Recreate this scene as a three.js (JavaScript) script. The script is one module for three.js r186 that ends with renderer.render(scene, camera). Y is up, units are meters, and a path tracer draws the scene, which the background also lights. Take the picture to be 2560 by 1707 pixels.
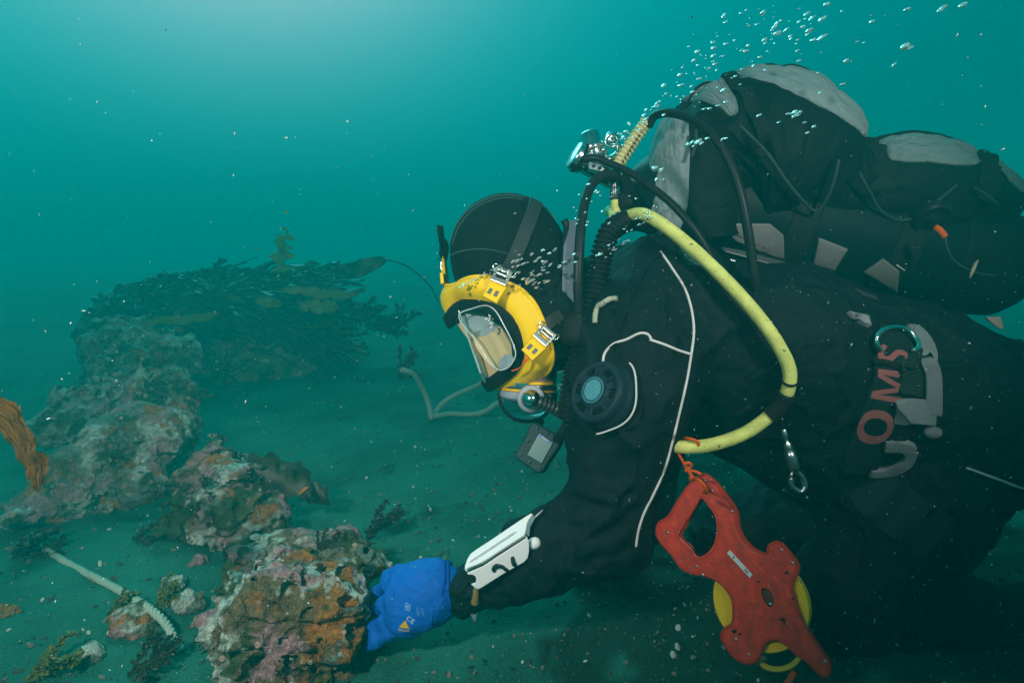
import * as THREE from 'three';
import { mergeGeometries, mergeVertices } from 'three/addons/utils/BufferGeometryUtils.js';
import { createNoise3D } from 'simplex-noise';

// ------------------------------------------------------------------ camera, water light, sun, strobes, exposure
const scene = new THREE.Scene();
const PITCH = 8.6 * Math.PI / 180, EYE = 0.65;
const camera = new THREE.PerspectiveCamera(58, 1.5, 0.02, 120);
camera.position.set(0, EYE, 0);
camera.rotation.x = -PITCH;

const renderer = new THREE.WebGLRenderer();
renderer.toneMapping = THREE.LinearToneMapping;
renderer.toneMappingExposure = 1.55;
renderer.shadowMap.enabled = true;

const C = (r, g, b) => new THREE.Color().setRGB(r, g, b);
const sunDir = new THREE.Vector3(-0.31, 0.6, -0.735).normalize();
{ // the light field of the water above: a broad bright patch round the refracted sun, dimmer and greener to the sides
  const W = 512, H = 256, d = new Float32Array(W * H * 4), v = new THREE.Vector3();
  for (let j = 0; j < H; j++) for (let i = 0; i < W; i++) {
    const el = ((j + 0.5) / H - 0.5) * Math.PI, az = ((i + 0.5) / W - 0.5) * 2 * Math.PI;
    v.set(Math.cos(az) * Math.cos(el), Math.sin(el), Math.sin(az) * Math.cos(el));
    const a = Math.acos(Math.min(1, Math.max(-1, v.dot(sunDir)))) * 57.3, up = Math.max(0, v.y);
    const lobe = Math.exp(-Math.pow(a / 18.5, 2.4)), halo = Math.exp(-Math.pow(a / 43, 2)), base = 0.015 + 0.07 * up;
    const o = (j * W + i) * 4;
    d[o] = 0.72 * Math.pow(lobe, 1.3);
    d[o + 1] = base * 0.95 + 0.43 * halo + 0.27 * lobe;
    d[o + 2] = base * 0.98 + 0.48 * halo + 0.3 * lobe;
    d[o + 3] = 1;
  }
  const t = new THREE.DataTexture(d, W, H, THREE.RGBAFormat, THREE.FloatType);
  t.mapping = THREE.EquirectangularReflectionMapping; t.magFilter = THREE.LinearFilter; t.needsUpdate = true;
  scene.background = t; scene.environment = t;
}
const sun = new THREE.DirectionalLight(C(0.1, 1, 0.95), 1.15);      // daylight after several metres of sea water
sun.position.copy(sunDir).multiplyScalar(12);
sun.shadow.radius = 60; sun.castShadow = true;
Object.assign(sun.shadow.camera, { left: -6, right: 6, top: 6, bottom: -6, near: 0.5, far: 40 });
scene.add(sun, sun.target);
scene.fog = new THREE.FogExp2(C(0.0, 0.95, 0.9), 0.12);

// ------------------------------------------------------------------ helpers
let seed = 20240611;
const rnd = () => { seed = (seed + 0x6d2b79f5) | 0; let t = Math.imul(seed ^ (seed >>> 15), 1 | seed); t = (t + Math.imul(t ^ (t >>> 7), 61 | t)) ^ t; return ((t ^ (t >>> 14)) >>> 0) / 4294967296; };
const rr = (a, b) => a + (b - a) * rnd();
const N3 = createNoise3D(rnd);
const fbm = (x, y, z, o = 4) => { let s = 0, a = 0.5, f = 1; for (let i = 0; i < o; i++) { s += a * N3(x * f, y * f, z * f); a *= 0.5; f *= 2.03; } return s; };
const v3 = (x, y, z) => new THREE.Vector3(x, y, z);
const lerp = THREE.MathUtils.lerp, clamp = THREE.MathUtils.clamp, sstep = (x, a, b) => THREE.MathUtils.smoothstep(x, a, b);
const cP = Math.cos(PITCH), sP = Math.sin(PITCH), FPX = 853.5 / Math.tan(29 * Math.PI / 180), K = 2560 / 2352;
// a surveyed point: sight line (u, v) and its distance
const V = (u, v, d) => { const x = (u * K - 1280) / FPX * d, y = (853.5 - v * K) / FPX * d; return v3(x, EYE + y * cP - d * sP, -y * sP - d * cP); };
const GV = (u, v, h = 0) => { const y = (853.5 - v * K) / FPX; return V(u, v, (EYE - h) / (sP - y * cP)); };
const RIGHT = v3(1, 0, 0), UP = v3(0, cP, -sP), NEAR = v3(0, sP, cP), EYEV = v3(0, EYE, 0);

const names = new Map();
const numbered = (n) => { const k = names.get(n) ?? 0; names.set(n, k + 1); return k ? n + '_' + String(k).padStart(3, '0') : n; };
function thing(name, label, category, base, group) {
  const o = new THREE.Group(); o.name = numbered(name); o.position.copy(base ?? v3(0, 0, 0)); o.userData = { label, category };
  if (group) o.userData.group = group;
  scene.add(o); return o;
}
function part(owner, name, geo, m, label) {
  const root = owner.isMesh ? owner.userData.root : owner, p = root.position, g = geo.clone().translate(-p.x, -p.y, -p.z);
  const o = new THREE.Mesh(g, m); o.name = name; o.castShadow = o.receiveShadow = true;
  Object.defineProperty(o.userData, 'root', { value: root, enumerable: false });
  if (label) o.userData.label = label;
  owner.add(o); return o;
}
function mono(name, geo, m, label, category, group, kind) {
  geo.computeBoundingBox(); const b = geo.boundingBox, p = v3((b.min.x + b.max.x) / 2, b.min.y, (b.min.z + b.max.z) / 2);
  const o = new THREE.Mesh(geo.clone().translate(-p.x, -p.y, -p.z), m); o.name = numbered(name); o.position.copy(p); o.castShadow = o.receiveShadow = true;
  o.userData = { label, category }; if (group) o.userData.group = group; if (kind) o.userData.kind = kind;
  scene.add(o); return o;
}
// under water the step in refractive index at a surface is small, so plain surfaces shine little
const mat = (rgb, roughness = 0.8, more = {}) => new THREE.MeshPhysicalMaterial({ color: C(...rgb), roughness, side: THREE.DoubleSide, specularIntensity: more.metalness ? 1 : 0.3, ...more });
const phys = (rgb, roughness, more = {}) => new THREE.MeshPhysicalMaterial({ color: C(...rgb), roughness, side: THREE.DoubleSide, ...more });

function dataTex(n, fn, srgb, rep = [1, 1]) { // fn(x, y) in 0..1 -> number or [r, g, b] 0..1
  const d = new Uint8Array(n * n * 4);
  for (let j = 0; j < n; j++) for (let i = 0; i < n; i++) { const c = fn(i / n, j / n), o = (j * n + i) * 4; for (let k = 0; k < 3; k++) d[o + k] = clamp(255 * (c.length ? c[k] : c), 0, 255); d[o + 3] = 255; }
  const t = new THREE.DataTexture(d, n, n); t.magFilter = THREE.LinearFilter; t.wrapS = t.wrapT = THREE.RepeatWrapping; t.repeat.set(...rep);
  if (srgb) t.colorSpace = THREE.SRGBColorSpace; t.needsUpdate = true; return t;
}
const tileN = (x, y, f, z = 0, o = 4) => { const a = x * 6.2832, b = y * 6.2832, r = f / 6.2832; return fbm(Math.cos(a) * r + Math.cos(b) * r * 0.31 + 7, Math.sin(a) * r + z, Math.sin(b) * r + Math.cos(b) * r * 0.77, o); };
const clothBump = dataTex(256, (x, y) => 0.5 + 0.42 * tileN(x, y, 5, 1, 4) + 0.05 * Math.sin(x * 6.2832 * 64) * Math.sin(y * 6.2832 * 64));
const grainBump = dataTex(512, (x, y) => 0.5 + 0.3 * tileN(x, y, 9, 3, 4) + 0.35 * (rnd() - 0.5));
const webBump = dataTex(128, (x, y) => 0.5 + 0.3 * Math.sin(x * 6.2832 * 12 + Math.sin(y * 6.2832 * 12)) + 0.15 * Math.sin(y * 6.2832 * 24));
const scuffRough = dataTex(256, (x, y) => { const n = 0.5 + 0.5 * tileN(x, y, 8, 11, 4); return [n, 0.35 + 0.5 * n, n]; });

// sweeps
function frames(pts, closed) {
  const n = pts.length, T = [], Nn = [], B = [];
  for (let i = 0; i < n; i++) { const a = pts[closed ? (i + n - 1) % n : Math.max(0, i - 1)], b = pts[closed ? (i + 1) % n : Math.min(n - 1, i + 1)]; T.push(b.clone().sub(a).normalize()); }
  let nn = Math.abs(T[0].y) < 0.9 ? v3(0, 1, 0) : v3(1, 0, 0);
  for (let i = 0; i < n; i++) { nn = nn.clone().addScaledVector(T[i], -nn.dot(T[i])).normalize(); Nn.push(nn); B.push(T[i].clone().cross(nn)); }
  return { T, N: Nn, B };
}
const spline = (pts, n, closed) => { const c = new THREE.CatmullRomCurve3(pts, closed, 'centripetal'); c.arcLengthDivisions = Math.max(200, n * 3); return c.getSpacedPoints(n); };
function gridGeo(rows, cols, at, wrapRow, wrapCol, uvAt) {
  const pos = [], uv = [], idx = [];
  for (let i = 0; i < rows; i++) for (let j = 0; j < cols; j++) { const p = at(i, j); pos.push(p.x, p.y, p.z); const w = uvAt ? uvAt(i, j) : [j / (cols - 1), i / (rows - 1)]; uv.push(w[0], w[1]); }
  for (let i = 0; i < (wrapRow ? rows : rows - 1); i++) for (let j = 0; j < (wrapCol ? cols : cols - 1); j++) {
    const a = i * cols + j, b = i * cols + (j + 1) % cols, c = ((i + 1) % rows) * cols + j, d = ((i + 1) % rows) * cols + (j + 1) % cols;
    idx.push(a, b, d, a, d, c);
  }
  const g = new THREE.BufferGeometry(); g.setAttribute('position', new THREE.Float32BufferAttribute(pos, 3)); g.setAttribute('uv', new THREE.Float32BufferAttribute(uv, 2)); g.setIndex(idx); g.computeVertexNormals(); return g;
}
function tube(pts, radius, n = 60, radial = 12, closed = false) { // radius: number or (t, angle) => r; ends closed by shrinking rings
  const P = spline(pts, n, closed), F = frames(P, closed), L = new THREE.CatmullRomCurve3(pts, closed, 'centripetal').getLength(), rad = typeof radius === 'function' ? radius : () => radius;
  const rows = []; if (!closed) rows.push([0, 0.001]); for (let i = 0; i <= n - (closed ? 1 : 0); i++) rows.push([i, 1]); if (!closed) rows.push([n, 0.001]);
  return gridGeo(rows.length, radial + 1, (i, j) => { const [k, s] = rows[i], a = j / radial * 2 * Math.PI, r = rad(k / n, a) * s; return P[k].clone().addScaledVector(F.N[k], Math.cos(a) * r).addScaledVector(F.B[k], Math.sin(a) * r); }, closed, false, (i, j) => [rows[i][0] / n * L / 0.05, j / radial]);
}
function ribbon(pts, nrm, width, thick, n = 40, uvLen) { // a strap; nrm: one normal per point or one for all
  const crv = new THREE.CatmullRomCurve3(pts, false, 'centripetal'), P = [], S = []; for (let i = 0; i <= n; i++) { P.push(crv.getPoint(i / n)); S.push(crv.getTangent(i / n)); }
  const nc = Array.isArray(nrm) ? new THREE.CatmullRomCurve3(nrm, false, 'centripetal') : null, L = crv.getLength(), wf = typeof width === 'function' ? width : () => width;
  const sec = [[-1, -1], [-1, 0.6], [-0.93, 1], [0.93, 1], [1, 0.6], [1, -1]];
  const rows = [[0, 0.001], ...Array.from({ length: n + 1 }, (_, i) => [i, 1]), [n, 0.001]];
  return gridGeo(rows.length, sec.length + 1, (i, j) => {
    const [k, s] = rows[i], N = (nc ? nc.getPoint(k / n) : nrm).clone(); N.addScaledVector(S[k], -N.dot(S[k])).normalize(); const Wd = S[k].clone().cross(N), q = sec[j % sec.length];
    return P[k].clone().addScaledVector(Wd, q[0] * wf(k / n) / 2 * s).addScaledVector(N, q[1] * thick / 2 * s);
  }, false, false, (i, j) => [rows[i][0] / n * (uvLen ? L / uvLen : 1), 0.5 + sec[j % sec.length][0] / 2]);
}
function lathe(profile, origin, axis, seg = 32, xdir) { // profile [[r, h]...] along axis from origin
  const g = new THREE.LatheGeometry(profile.map((p) => new THREE.Vector2(Math.max(p[0], 1e-4), p[1])), seg), y = axis.clone().normalize();
  const x = (xdir ?? (Math.abs(y.y) < 0.9 ? v3(0, 1, 0) : v3(1, 0, 0))).clone(); x.addScaledVector(y, -x.dot(y)).normalize(); const z = x.clone().cross(y);
  return g.applyMatrix4(new THREE.Matrix4().makeBasis(x, y, z).setPosition(origin));
}
function slab(outline, origin, normal, thick, bevel = 0.002, holes = []) { // plate on a real plane; outline of 3-D points on it
  const n = normal.clone().normalize(), e1 = RIGHT.clone().addScaledVector(n, -RIGHT.dot(n)).normalize(), e2 = n.clone().cross(e1);
  const to2 = (p) => { const d = p.clone().sub(origin); return new THREE.Vector2(d.dot(e1), d.dot(e2)); };
  const sh = new THREE.Shape(outline.map(to2)); for (const h of holes) sh.holes.push(new THREE.Path(h.map(to2)));
  const g = new THREE.ExtrudeGeometry(sh, { depth: Math.max(thick - 2 * bevel, 1e-4), bevelEnabled: bevel > 0, bevelThickness: bevel, bevelSize: bevel, bevelOffset: -bevel, bevelSegments: 3, curveSegments: 6 });
  g.translate(0, 0, -thick / 2 + bevel);
  return g.applyMatrix4(new THREE.Matrix4().makeBasis(e1, e2, n).setPosition(origin));
}
const onPlane = (u, v, origin, n) => { const a = V(u, v, 1).sub(EYEV), t = origin.clone().sub(EYEV).dot(n) / a.dot(n); return EYEV.clone().addScaledVector(a, t); };
const smooth = (pts, n) => { const c = new THREE.CatmullRomCurve3(pts.map((p) => v3(p[0], p[1], 0)), true, 'centripetal'); return c.getPoints(n).slice(0, n).map((p) => [p.x, p.y]); };

// distance fields: smooth unions of tapered capsules, meshed by surface nets
const caps = (a, b, ra, rb) => ({ a, b, ra, rb, ab: b.clone().sub(a), l: b.clone().sub(a).lengthSq() });
const dCap = (c, x, y, z) => { const px = x - c.a.x, py = y - c.a.y, pz = z - c.a.z, h = clamp((px * c.ab.x + py * c.ab.y + pz * c.ab.z) / (c.l || 1), 0, 1); return Math.hypot(px - c.ab.x * h, py - c.ab.y * h, pz - c.ab.z * h) - lerp(c.ra, c.rb, h); };
const smin = (a, b, k) => { const h = Math.max(k - Math.abs(a - b), 0) / k; return Math.min(a, b) - h * h * k * 0.25; };
const union = (list, k) => (x, y, z) => { let d = 1e3; for (const c of list) d = smin(d, dCap(c, x, y, z), k); return d; };
function chain(pts) { const out = []; for (let i = 0; i + 1 < pts.length; i++) { const [a, b] = [pts[i], pts[i + 1]]; out.push(caps(V(a[0], a[1], a[2]), V(b[0], b[1], b[2]), a[3], b[3])); } return out; }
function boundsOf(list, pad) { const b = new THREE.Box3(); for (const c of list) { const r = Math.max(c.ra, c.rb) + pad; for (const p of [c.a, c.b]) { b.expandByPoint(p.clone().addScalar(r)); b.expandByPoint(p.clone().addScalar(-r)); } } return b; }
const gradient = (f, p, e = 0.002) => v3(f(p.x + e, p.y, p.z) - f(p.x - e, p.y, p.z), f(p.x, p.y + e, p.z) - f(p.x, p.y - e, p.z), f(p.x, p.y, p.z + e) - f(p.x, p.y, p.z - e)).normalize();
function nets(f, box, cell, nf = f, ne = 0.002) {
  const lo = box.min, n = [0, 1, 2].map((k) => Math.ceil((box.max.getComponent(k) - lo.getComponent(k)) / cell) + 1), [nx, ny, nz] = n, val = new Float32Array(nx * ny * nz);
  for (let k = 0, o = 0; k < nz; k++) for (let j = 0; j < ny; j++) for (let i = 0; i < nx; i++, o++) val[o] = f(lo.x + i * cell, lo.y + j * cell, lo.z + k * cell);
  const id = new Int32Array(nx * ny * nz).fill(-1), pos = [], idx = [], sy = nx, sz = nx * ny, cr = [0, 1, sy, sy + 1, sz, sz + 1, sz + sy, sz + sy + 1];
  const E = [[0, 1], [2, 3], [4, 5], [6, 7], [0, 2], [1, 3], [4, 6], [5, 7], [0, 4], [1, 5], [2, 6], [3, 7]];
  for (let k = 0; k < nz - 1; k++) for (let j = 0; j < ny - 1; j++) for (let i = 0; i < nx - 1; i++) {
    const o = i + j * sy + k * sz; let x = 0, y = 0, z = 0, m = 0;
    for (const [p, q] of E) { const a = val[o + cr[p]], b = val[o + cr[q]]; if ((a < 0) === (b < 0)) continue; const t = a / (a - b); x += (p & 1) + t * ((q & 1) - (p & 1)); y += (p >> 1 & 1) + t * ((q >> 1 & 1) - (p >> 1 & 1)); z += (p >> 2) + t * ((q >> 2) - (p >> 2)); m++; }
    if (m) { id[o] = pos.length / 3; pos.push(lo.x + (i + x / m) * cell, lo.y + (j + y / m) * cell, lo.z + (k + z / m) * cell); }
  }
  for (let k = 1; k < nz - 1; k++) for (let j = 1; j < ny - 1; j++) for (let i = 1; i < nx - 1; i++) {
    const o = i + j * sy + k * sz, a = val[o] < 0;
    for (const [s, u, w] of [[1, sy, sz], [sy, sz, 1], [sz, 1, sy]]) {
      if (a === (val[o + s] < 0)) continue;
      const q = [id[o], id[o - u], id[o - u - w], id[o - w]]; if (q.some((t) => t < 0)) continue;
      if (a) idx.push(q[0], q[1], q[2], q[0], q[2], q[3]); else idx.push(q[0], q[2], q[1], q[0], q[3], q[2]);
    }
  }
  const nor = new Float32Array(pos.length), p = v3(0, 0, 0);
  for (let i = 0; i < pos.length; i += 3) { p.set(pos[i], pos[i + 1], pos[i + 2]); gradient(nf, p, ne).toArray(nor, i); }
  const g = new THREE.BufferGeometry(); g.setAttribute('position', new THREE.Float32BufferAttribute(pos, 3)); g.setAttribute('normal', new THREE.BufferAttribute(nor, 3)); g.setIndex(idx); return g;
}
function boxUV(g, size) { // uv in metres / size, each face along its main axis
  const h = g.toNonIndexed(), p = h.attributes.position, uv = new Float32Array(p.count * 2), a = v3(), b = v3(), c = v3();
  for (let i = 0; i < p.count; i += 3) {
    a.fromBufferAttribute(p, i); b.fromBufferAttribute(p, i + 1).sub(a); c.fromBufferAttribute(p, i + 2).sub(a); b.cross(c); const m = [Math.abs(b.x), Math.abs(b.y), Math.abs(b.z)], k = m.indexOf(Math.max(...m));
    for (let q = 0; q < 3; q++) { const x = p.getX(i + q), y = p.getY(i + q), z = p.getZ(i + q); uv[(i + q) * 2] = (k === 0 ? z : x) / size; uv[(i + q) * 2 + 1] = (k === 1 ? z : y) / size; }
  }
  h.setAttribute('uv', new THREE.BufferAttribute(uv, 2)); return h;
}
// lay something on a surface: where the sight line meets the field
function hit(f, u, v, d0 = 0.4) { const dir = V(u, v, 1).sub(EYEV).normalize(); let t = d0; for (let i = 0; i < 160; i++) { const p = EYEV.clone().addScaledVector(dir, t), d = f(p.x, p.y, p.z); if (d < 0.0004) return { p, n: gradient(f, p, 0.004) }; t += Math.max(d * 0.75, 0.0003); if (t > 5) break; } return null; }
function laid(f, uv, n, lift) { const c = new THREE.CatmullRomCurve3(uv.map((q) => v3(q[0], q[1], 0)), false, 'centripetal'), P = [], Nn = []; for (let i = 0; i <= n; i++) { const q = c.getPoint(i / n), h = hit(f, q.x, q.y); if (h) { P.push(h.p.addScaledVector(h.n, lift)); Nn.push(h.n); } } return { P, N: Nn }; }
function laidPatch(f, q, nu, nv, lift, sink = 0.002) { // a four-sided piece of cloth with thickness lying on f
  const at = (s, t) => { const a = [lerp(q[0][0], q[1][0], s), lerp(q[0][1], q[1][1], s)], b = [lerp(q[3][0], q[2][0], s), lerp(q[3][1], q[2][1], s)]; return hit(f, lerp(a[0], b[0], t), lerp(a[1], b[1], t)); };
  const top = []; let last = null; for (let i = 0; i <= nv; i++) for (let j = 0; j <= nu; j++) { const h = at(j / nu, i / nv) ?? last; last = h; top.push(h); }
  const W = nu + 3, R = nv + 3;
  return gridGeo(R, W, (i, j) => { const ii = clamp(i - 1, 0, nv), jj = clamp(j - 1, 0, nu), h = top[ii * (nu + 1) + jj], edge = i === 0 || j === 0 || i === R - 1 || j === W - 1; return h.p.clone().addScaledVector(h.n, edge ? -sink : lift); });
}
console.log('helpers ready');

// ------------------------------------------------------------------ seabed
const groundH = (x, z) => { const far = sstep(Math.hypot(x, z + 1.2), 1.5, 9); return 0.016 * N3(x * 1.6, 3, z * 1.6) + 0.007 * N3(x * 5, 9, z * 5) + 0.0045 * Math.sin(z * 62 + x * 14 + 4 * N3(x * 2, 1, z * 2)) * sstep(N3(x * 1.3, 5, z * 1.3), -0.2, 0.5) + far * 0.14 * N3(x * 0.4, 7, z * 0.4); };
{
  const n = 300, at = (i) => { const s = i / (n - 1) * 2 - 1; return Math.sign(s) * (Math.abs(s) * 1.5 + Math.pow(Math.abs(s), 5) * 40); };
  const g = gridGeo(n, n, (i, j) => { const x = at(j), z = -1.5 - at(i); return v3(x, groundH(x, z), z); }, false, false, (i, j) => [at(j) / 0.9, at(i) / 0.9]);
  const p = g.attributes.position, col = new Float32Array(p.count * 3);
  for (let i = 0; i < p.count; i++) { const x = p.getX(i), z = p.getZ(i), k = 0.75 + 0.35 * fbm(x * 2.2, 0, z * 2.2, 4) + 0.1 * (rnd() - 0.5), dk = Math.max(0.45 * sstep(fbm(x * 3.1 + 9, 4, z * 3.1, 4), 0.18, 0.42), sstep(fbm(x * 2.7 + 3, 8, z * 2.7, 5) + 0.9 * sstep(x, -0.2, 0.5) * sstep(z, -2.6, -1.4), 0.5, 0.62)); col.set([lerp(0.026, 0.012, dk) * k, lerp(0.19, 0.066, dk) * k, lerp(0.132, 0.044, dk) * k], i * 3); }  // dark detritus patches, plus shade around the diver painted into the sand colour
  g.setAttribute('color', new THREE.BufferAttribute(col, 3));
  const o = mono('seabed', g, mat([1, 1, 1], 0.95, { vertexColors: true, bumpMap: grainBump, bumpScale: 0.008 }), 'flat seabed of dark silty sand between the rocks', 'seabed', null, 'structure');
}
// grit, shell crumbs and added dark flakes lying on the sand
{
  const mk = (name, label, cat, count, geo, m, spot, tint) => {
    const o = new THREE.InstancedMesh(geo, m, count), M = new THREE.Matrix4(), q = new THREE.Quaternion(), e = new THREE.Euler();
    for (let i = 0; i < count; i++) { const [p, s] = spot(); e.set(rr(0, 6.28), rr(0, 6.28), rr(0, 6.28)); M.compose(p, q.setFromEuler(e), s); o.setMatrixAt(i, M); o.setColorAt(i, tint()); }
    o.name = name; o.castShadow = o.receiveShadow = true; o.userData = { label, category: cat, kind: 'stuff' }; scene.add(o);
  };
  const ico = new THREE.IcosahedronGeometry(1, 0);
  mk('gravel', 'scattered gravel and shell crumbs over the sand', 'gravel', 14000, ico, mat([1, 1, 1], 0.85), () => { const z = -0.7 - Math.pow(rnd(), 1.6) * 2.6, x = rr(-1, 1) * (0.5 - z * 0.85), s = 0.0009 + 0.0048 * Math.pow(rnd(), 5); return [v3(x, groundH(x, z) + s * 0.3, z), v3(s * rr(0.8, 1.8), s * 0.7, s)]; }, () => { const k = rnd(); return k < 0.12 ? C(0.5, 0.52, 0.46) : k < 0.55 ? C(0.05, 0.07, 0.05) : C(0.16, 0.17, 0.13); });
  mk('suspended_particles', 'fine pale particles drifting in the cloudy water', 'particles', 7000, ico, mat([1, 1, 1], 0.7), () => { const d = 0.35 + 2.3 * Math.pow(rnd(), 0.8), low = rnd() < 0.8, p = V(low && rnd() < 0.5 ? rr(1450, 2420) : rr(-60, 2420), low ? rr(620, 1600) : rr(-20, 700), d); if (p.y < 0.02) p.y = rr(0.02, 0.12); const s = 0.00022 + 0.0005 * Math.pow(rnd(), 3); return [p, v3(s * rr(1, 3), s, s)]; }, () => { const k = rr(0.25, 0.7); return C(k * 0.85, k, k * 0.95); });
}
{ const flake = new THREE.CircleGeometry(1, 6), o = new THREE.InstancedMesh(flake, mat([1, 1, 1], 0.9), 1400), M = new THREE.Matrix4(), q = new THREE.Quaternion(), e = new THREE.Euler(); // dark flakes added to imitate shade under and in front of the diver
  for (let i = 0, k = 0; i < 1400 && k < 200000; k++) { const x = rr(-0.25, 1.5), z = -rr(0.55, 1.75); if (N3(x * 2.6, 12, z * 2.6) + 0.5 * N3(x * 9, 2, z * 9) + 1.7 * sstep(x, -0.02, 0.4) - 1.35 < -0.35 + 0.5 * rnd() - 0.5) continue; const s = rr(0.002, 0.007); e.set(-Math.PI / 2 + rr(-0.5, 0.5), rr(-0.5, 0.5), rr(0, 6)); M.compose(v3(x, groundH(x, z) + rr(0.001, 0.006), z), q.setFromEuler(e), v3(s, s * rr(0.25, 0.7), 1)); o.setMatrixAt(i, M); const t = rr(0.5, 1.3); o.setColorAt(i, C(0.014 * t, 0.03 * t, 0.016 * t)); i++; }
  o.name = 'shade_flakes'; o.userData = { label: 'dark flakes added to deepen shade on the seabed under the diver', category: 'shade flakes', kind: 'stuff' }; scene.add(o); }
console.log('seabed done');

// ------------------------------------------------------------------ rocks
const rockMat = mat([1, 1, 1], 0.9, { vertexColors: true, bumpMap: grainBump, bumpScale: 0.012 });
const barnacleGeo = [0, 1, 2].map((k) => { const g = new THREE.LatheGeometry([[1, 0], [0.86, 0.3], [0.6, 0.62], [0.42, 0.66], [0.34, 0.5], [0.2, 0.35], [0.001, 0.32]].map((p) => new THREE.Vector2(p[0] * (1 + 0.08 * k), p[1] * (0.8 + 0.25 * k))), 11), p = g.attributes.position; for (let i = 0; i < p.count; i++) { const a = Math.atan2(p.getZ(i), p.getX(i)), w = 1 + 0.09 * Math.cos(a * (5 + k) + k); p.setX(i, p.getX(i) * w); p.setZ(i, p.getZ(i) * w); } g.computeVertexNormals(); return g; });
const barnacleMat = [[0.3, 0.31, 0.26], [0.2, 0.25, 0.21], [0.26, 0.19, 0.15], [0.36, 0.27, 0.2]].map((c) => mat(c, 0.8));
const CRUST = { base: [0.19, 0.23, 0.18], lime: [0.5, 0.56, 0.47], pink: [0.4, 0.24, 0.24], rust: [0.36, 0.16, 0.035], olive: [0.06, 0.09, 0.03], brown: [0.17, 0.13, 0.065] };
function rock(name, label, list, o) {
  const { k = 0.05, amp = 0.035, freq = 7, cell = 0.008, bias = {}, barn = 12, off = 0, group, crag = 0.5 } = o, u = union(list, k);
  const f = (x, y, z) => { const d = u(x, y, z); if (d > amp * 2.5 || d < -amp * 2.5) return d; const n = fbm(x * freq * 0.75 + off, y * freq, z * freq * 0.75, 5), rg = 1 - Math.abs(N3(x * freq * 1.5 + off, y * freq * 1.9, z * freq * 1.5)); return d + amp * (1.25 * n - crag * (rg * rg - 0.4)) + 0.0032 * N3(x * 40, y * 46, z * 40) + 0.0011 * N3(x * 120, y * 120, z * 120); };
  const box = boundsOf(list, amp * 1.6); box.min.y = Math.max(box.min.y, -0.06);
  const ix = nets(f, box, cell, f, 0.0025), p = ix.attributes.position, col = new Float32Array(p.count * 3), q = [0, 0, 0];
  for (let i = 0; i < p.count; i++) {
    const x = p.getX(i) + off, y = p.getY(i), z = p.getZ(i), w = 0.02 * N3(x * 30, y * 30, z * 30);
    let c = CRUST.base; const pick = (key, fr, th, sd) => { const n = fbm((x + w) * fr + sd, (y + w) * fr, z * fr + sd, 4) + (bias[key] ?? 0) + (o.tint ? o.tint(key, p.getX(i), y, p.getZ(i)) : 0); return sstep(n, th, th + 0.12); };
    const mixc = (a, b, t) => a.map((m, h) => lerp(m, b[h], t));
    c = mixc(c, CRUST.brown, pick('brown', 6, 0.02, 3)); c = mixc(c, CRUST.lime, pick('lime', 7, 0.16, 8)); c = mixc(c, CRUST.pink, pick('pink', 6.5, 0.2, 15)); c = mixc(c, CRUST.rust, pick('rust', 8, 0.3, 23)); c = mixc(c, CRUST.olive, pick('olive', 7, 0.16, 31));
    const s = 0.85 + 0.34 * fbm(x * 34, y * 34, z * 34, 3) + 0.26 * N3(x * 95, y * 95, z * 95) + 0.5 * (rnd() - 0.5); for (let h = 0; h < 3; h++) q[h] = clamp(c[h] * Math.max(s, 0.25), 0.008, 0.75); col.set(q, i * 3);
  }
  ix.setAttribute('color', new THREE.BufferAttribute(col, 3));
  const b = box.getCenter(v3()); b.y = 0;
  const t = thing(name, label, 'rock', b, group);
  part(t, 'stone', boxUV(ix, 0.45), rockMat);
  const nn = ix.attributes.normal; let made = 0, tries = 0;
  while (made < barn && tries++ < 4000) {
    const i = Math.floor(rnd() * p.count), P = v3(p.getX(i), p.getY(i), p.getZ(i)), n = v3(nn.getX(i), nn.getY(i), nn.getZ(i)); if (n.dot(EYEV.clone().sub(P).normalize()) < 0.1 || n.y < -0.4 || P.y < 0.015) continue;
    const s = (o.bs ?? 0.009) * rr(0.35, 0.95), m = new THREE.Mesh(barnacleGeo[made % 3], barnacleMat[Math.floor(rnd() * 4)]); m.name = 'barnacle'; m.castShadow = m.receiveShadow = true;
    m.position.copy(P).addScaledVector(n, -0.15 * s).sub(b); m.scale.set(s, s * rr(0.6, 1.1), s); m.quaternion.setFromUnitVectors(v3(0, 1, 0), n); t.add(m); made++;
  }
  return { t, f, u, geo: ix };
}
const G1 = 'rocks of the reef';
const reef = rock('reef_rock', 'large dark reef mound carrying the thick mat of seaweed', [...chain([[290, 780, 3.2, 0.19], [420, 745, 3.3, 0.235], [600, 750, 3.45, 0.23], [690, 765, 3.5, 0.17]]), ...chain([[310, 850, 3.1, 0.2], [620, 850, 3.3, 0.21]])], { cell: 0.018, amp: 0.085, freq: 3.6, barn: 0, bias: { olive: 0.16, lime: -0.05 }, off: 1 });
const shelf = rock('reef_rock', 'pale encrusted boulders just under the seaweed mat', [...chain([[225, 800, 2.6, 0.07], [290, 790, 2.65, 0.1], [370, 805, 2.7, 0.09], [430, 815, 2.75, 0.07]]), ...chain([[240, 870, 2.5, 0.08], [380, 880, 2.6, 0.1]])], { cell: 0.012, amp: 0.055, freq: 7, barn: 16, bs: 0.016, bias: { lime: 0.24, olive: -0.08, brown: -0.1 }, off: 13, group: undefined });
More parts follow.
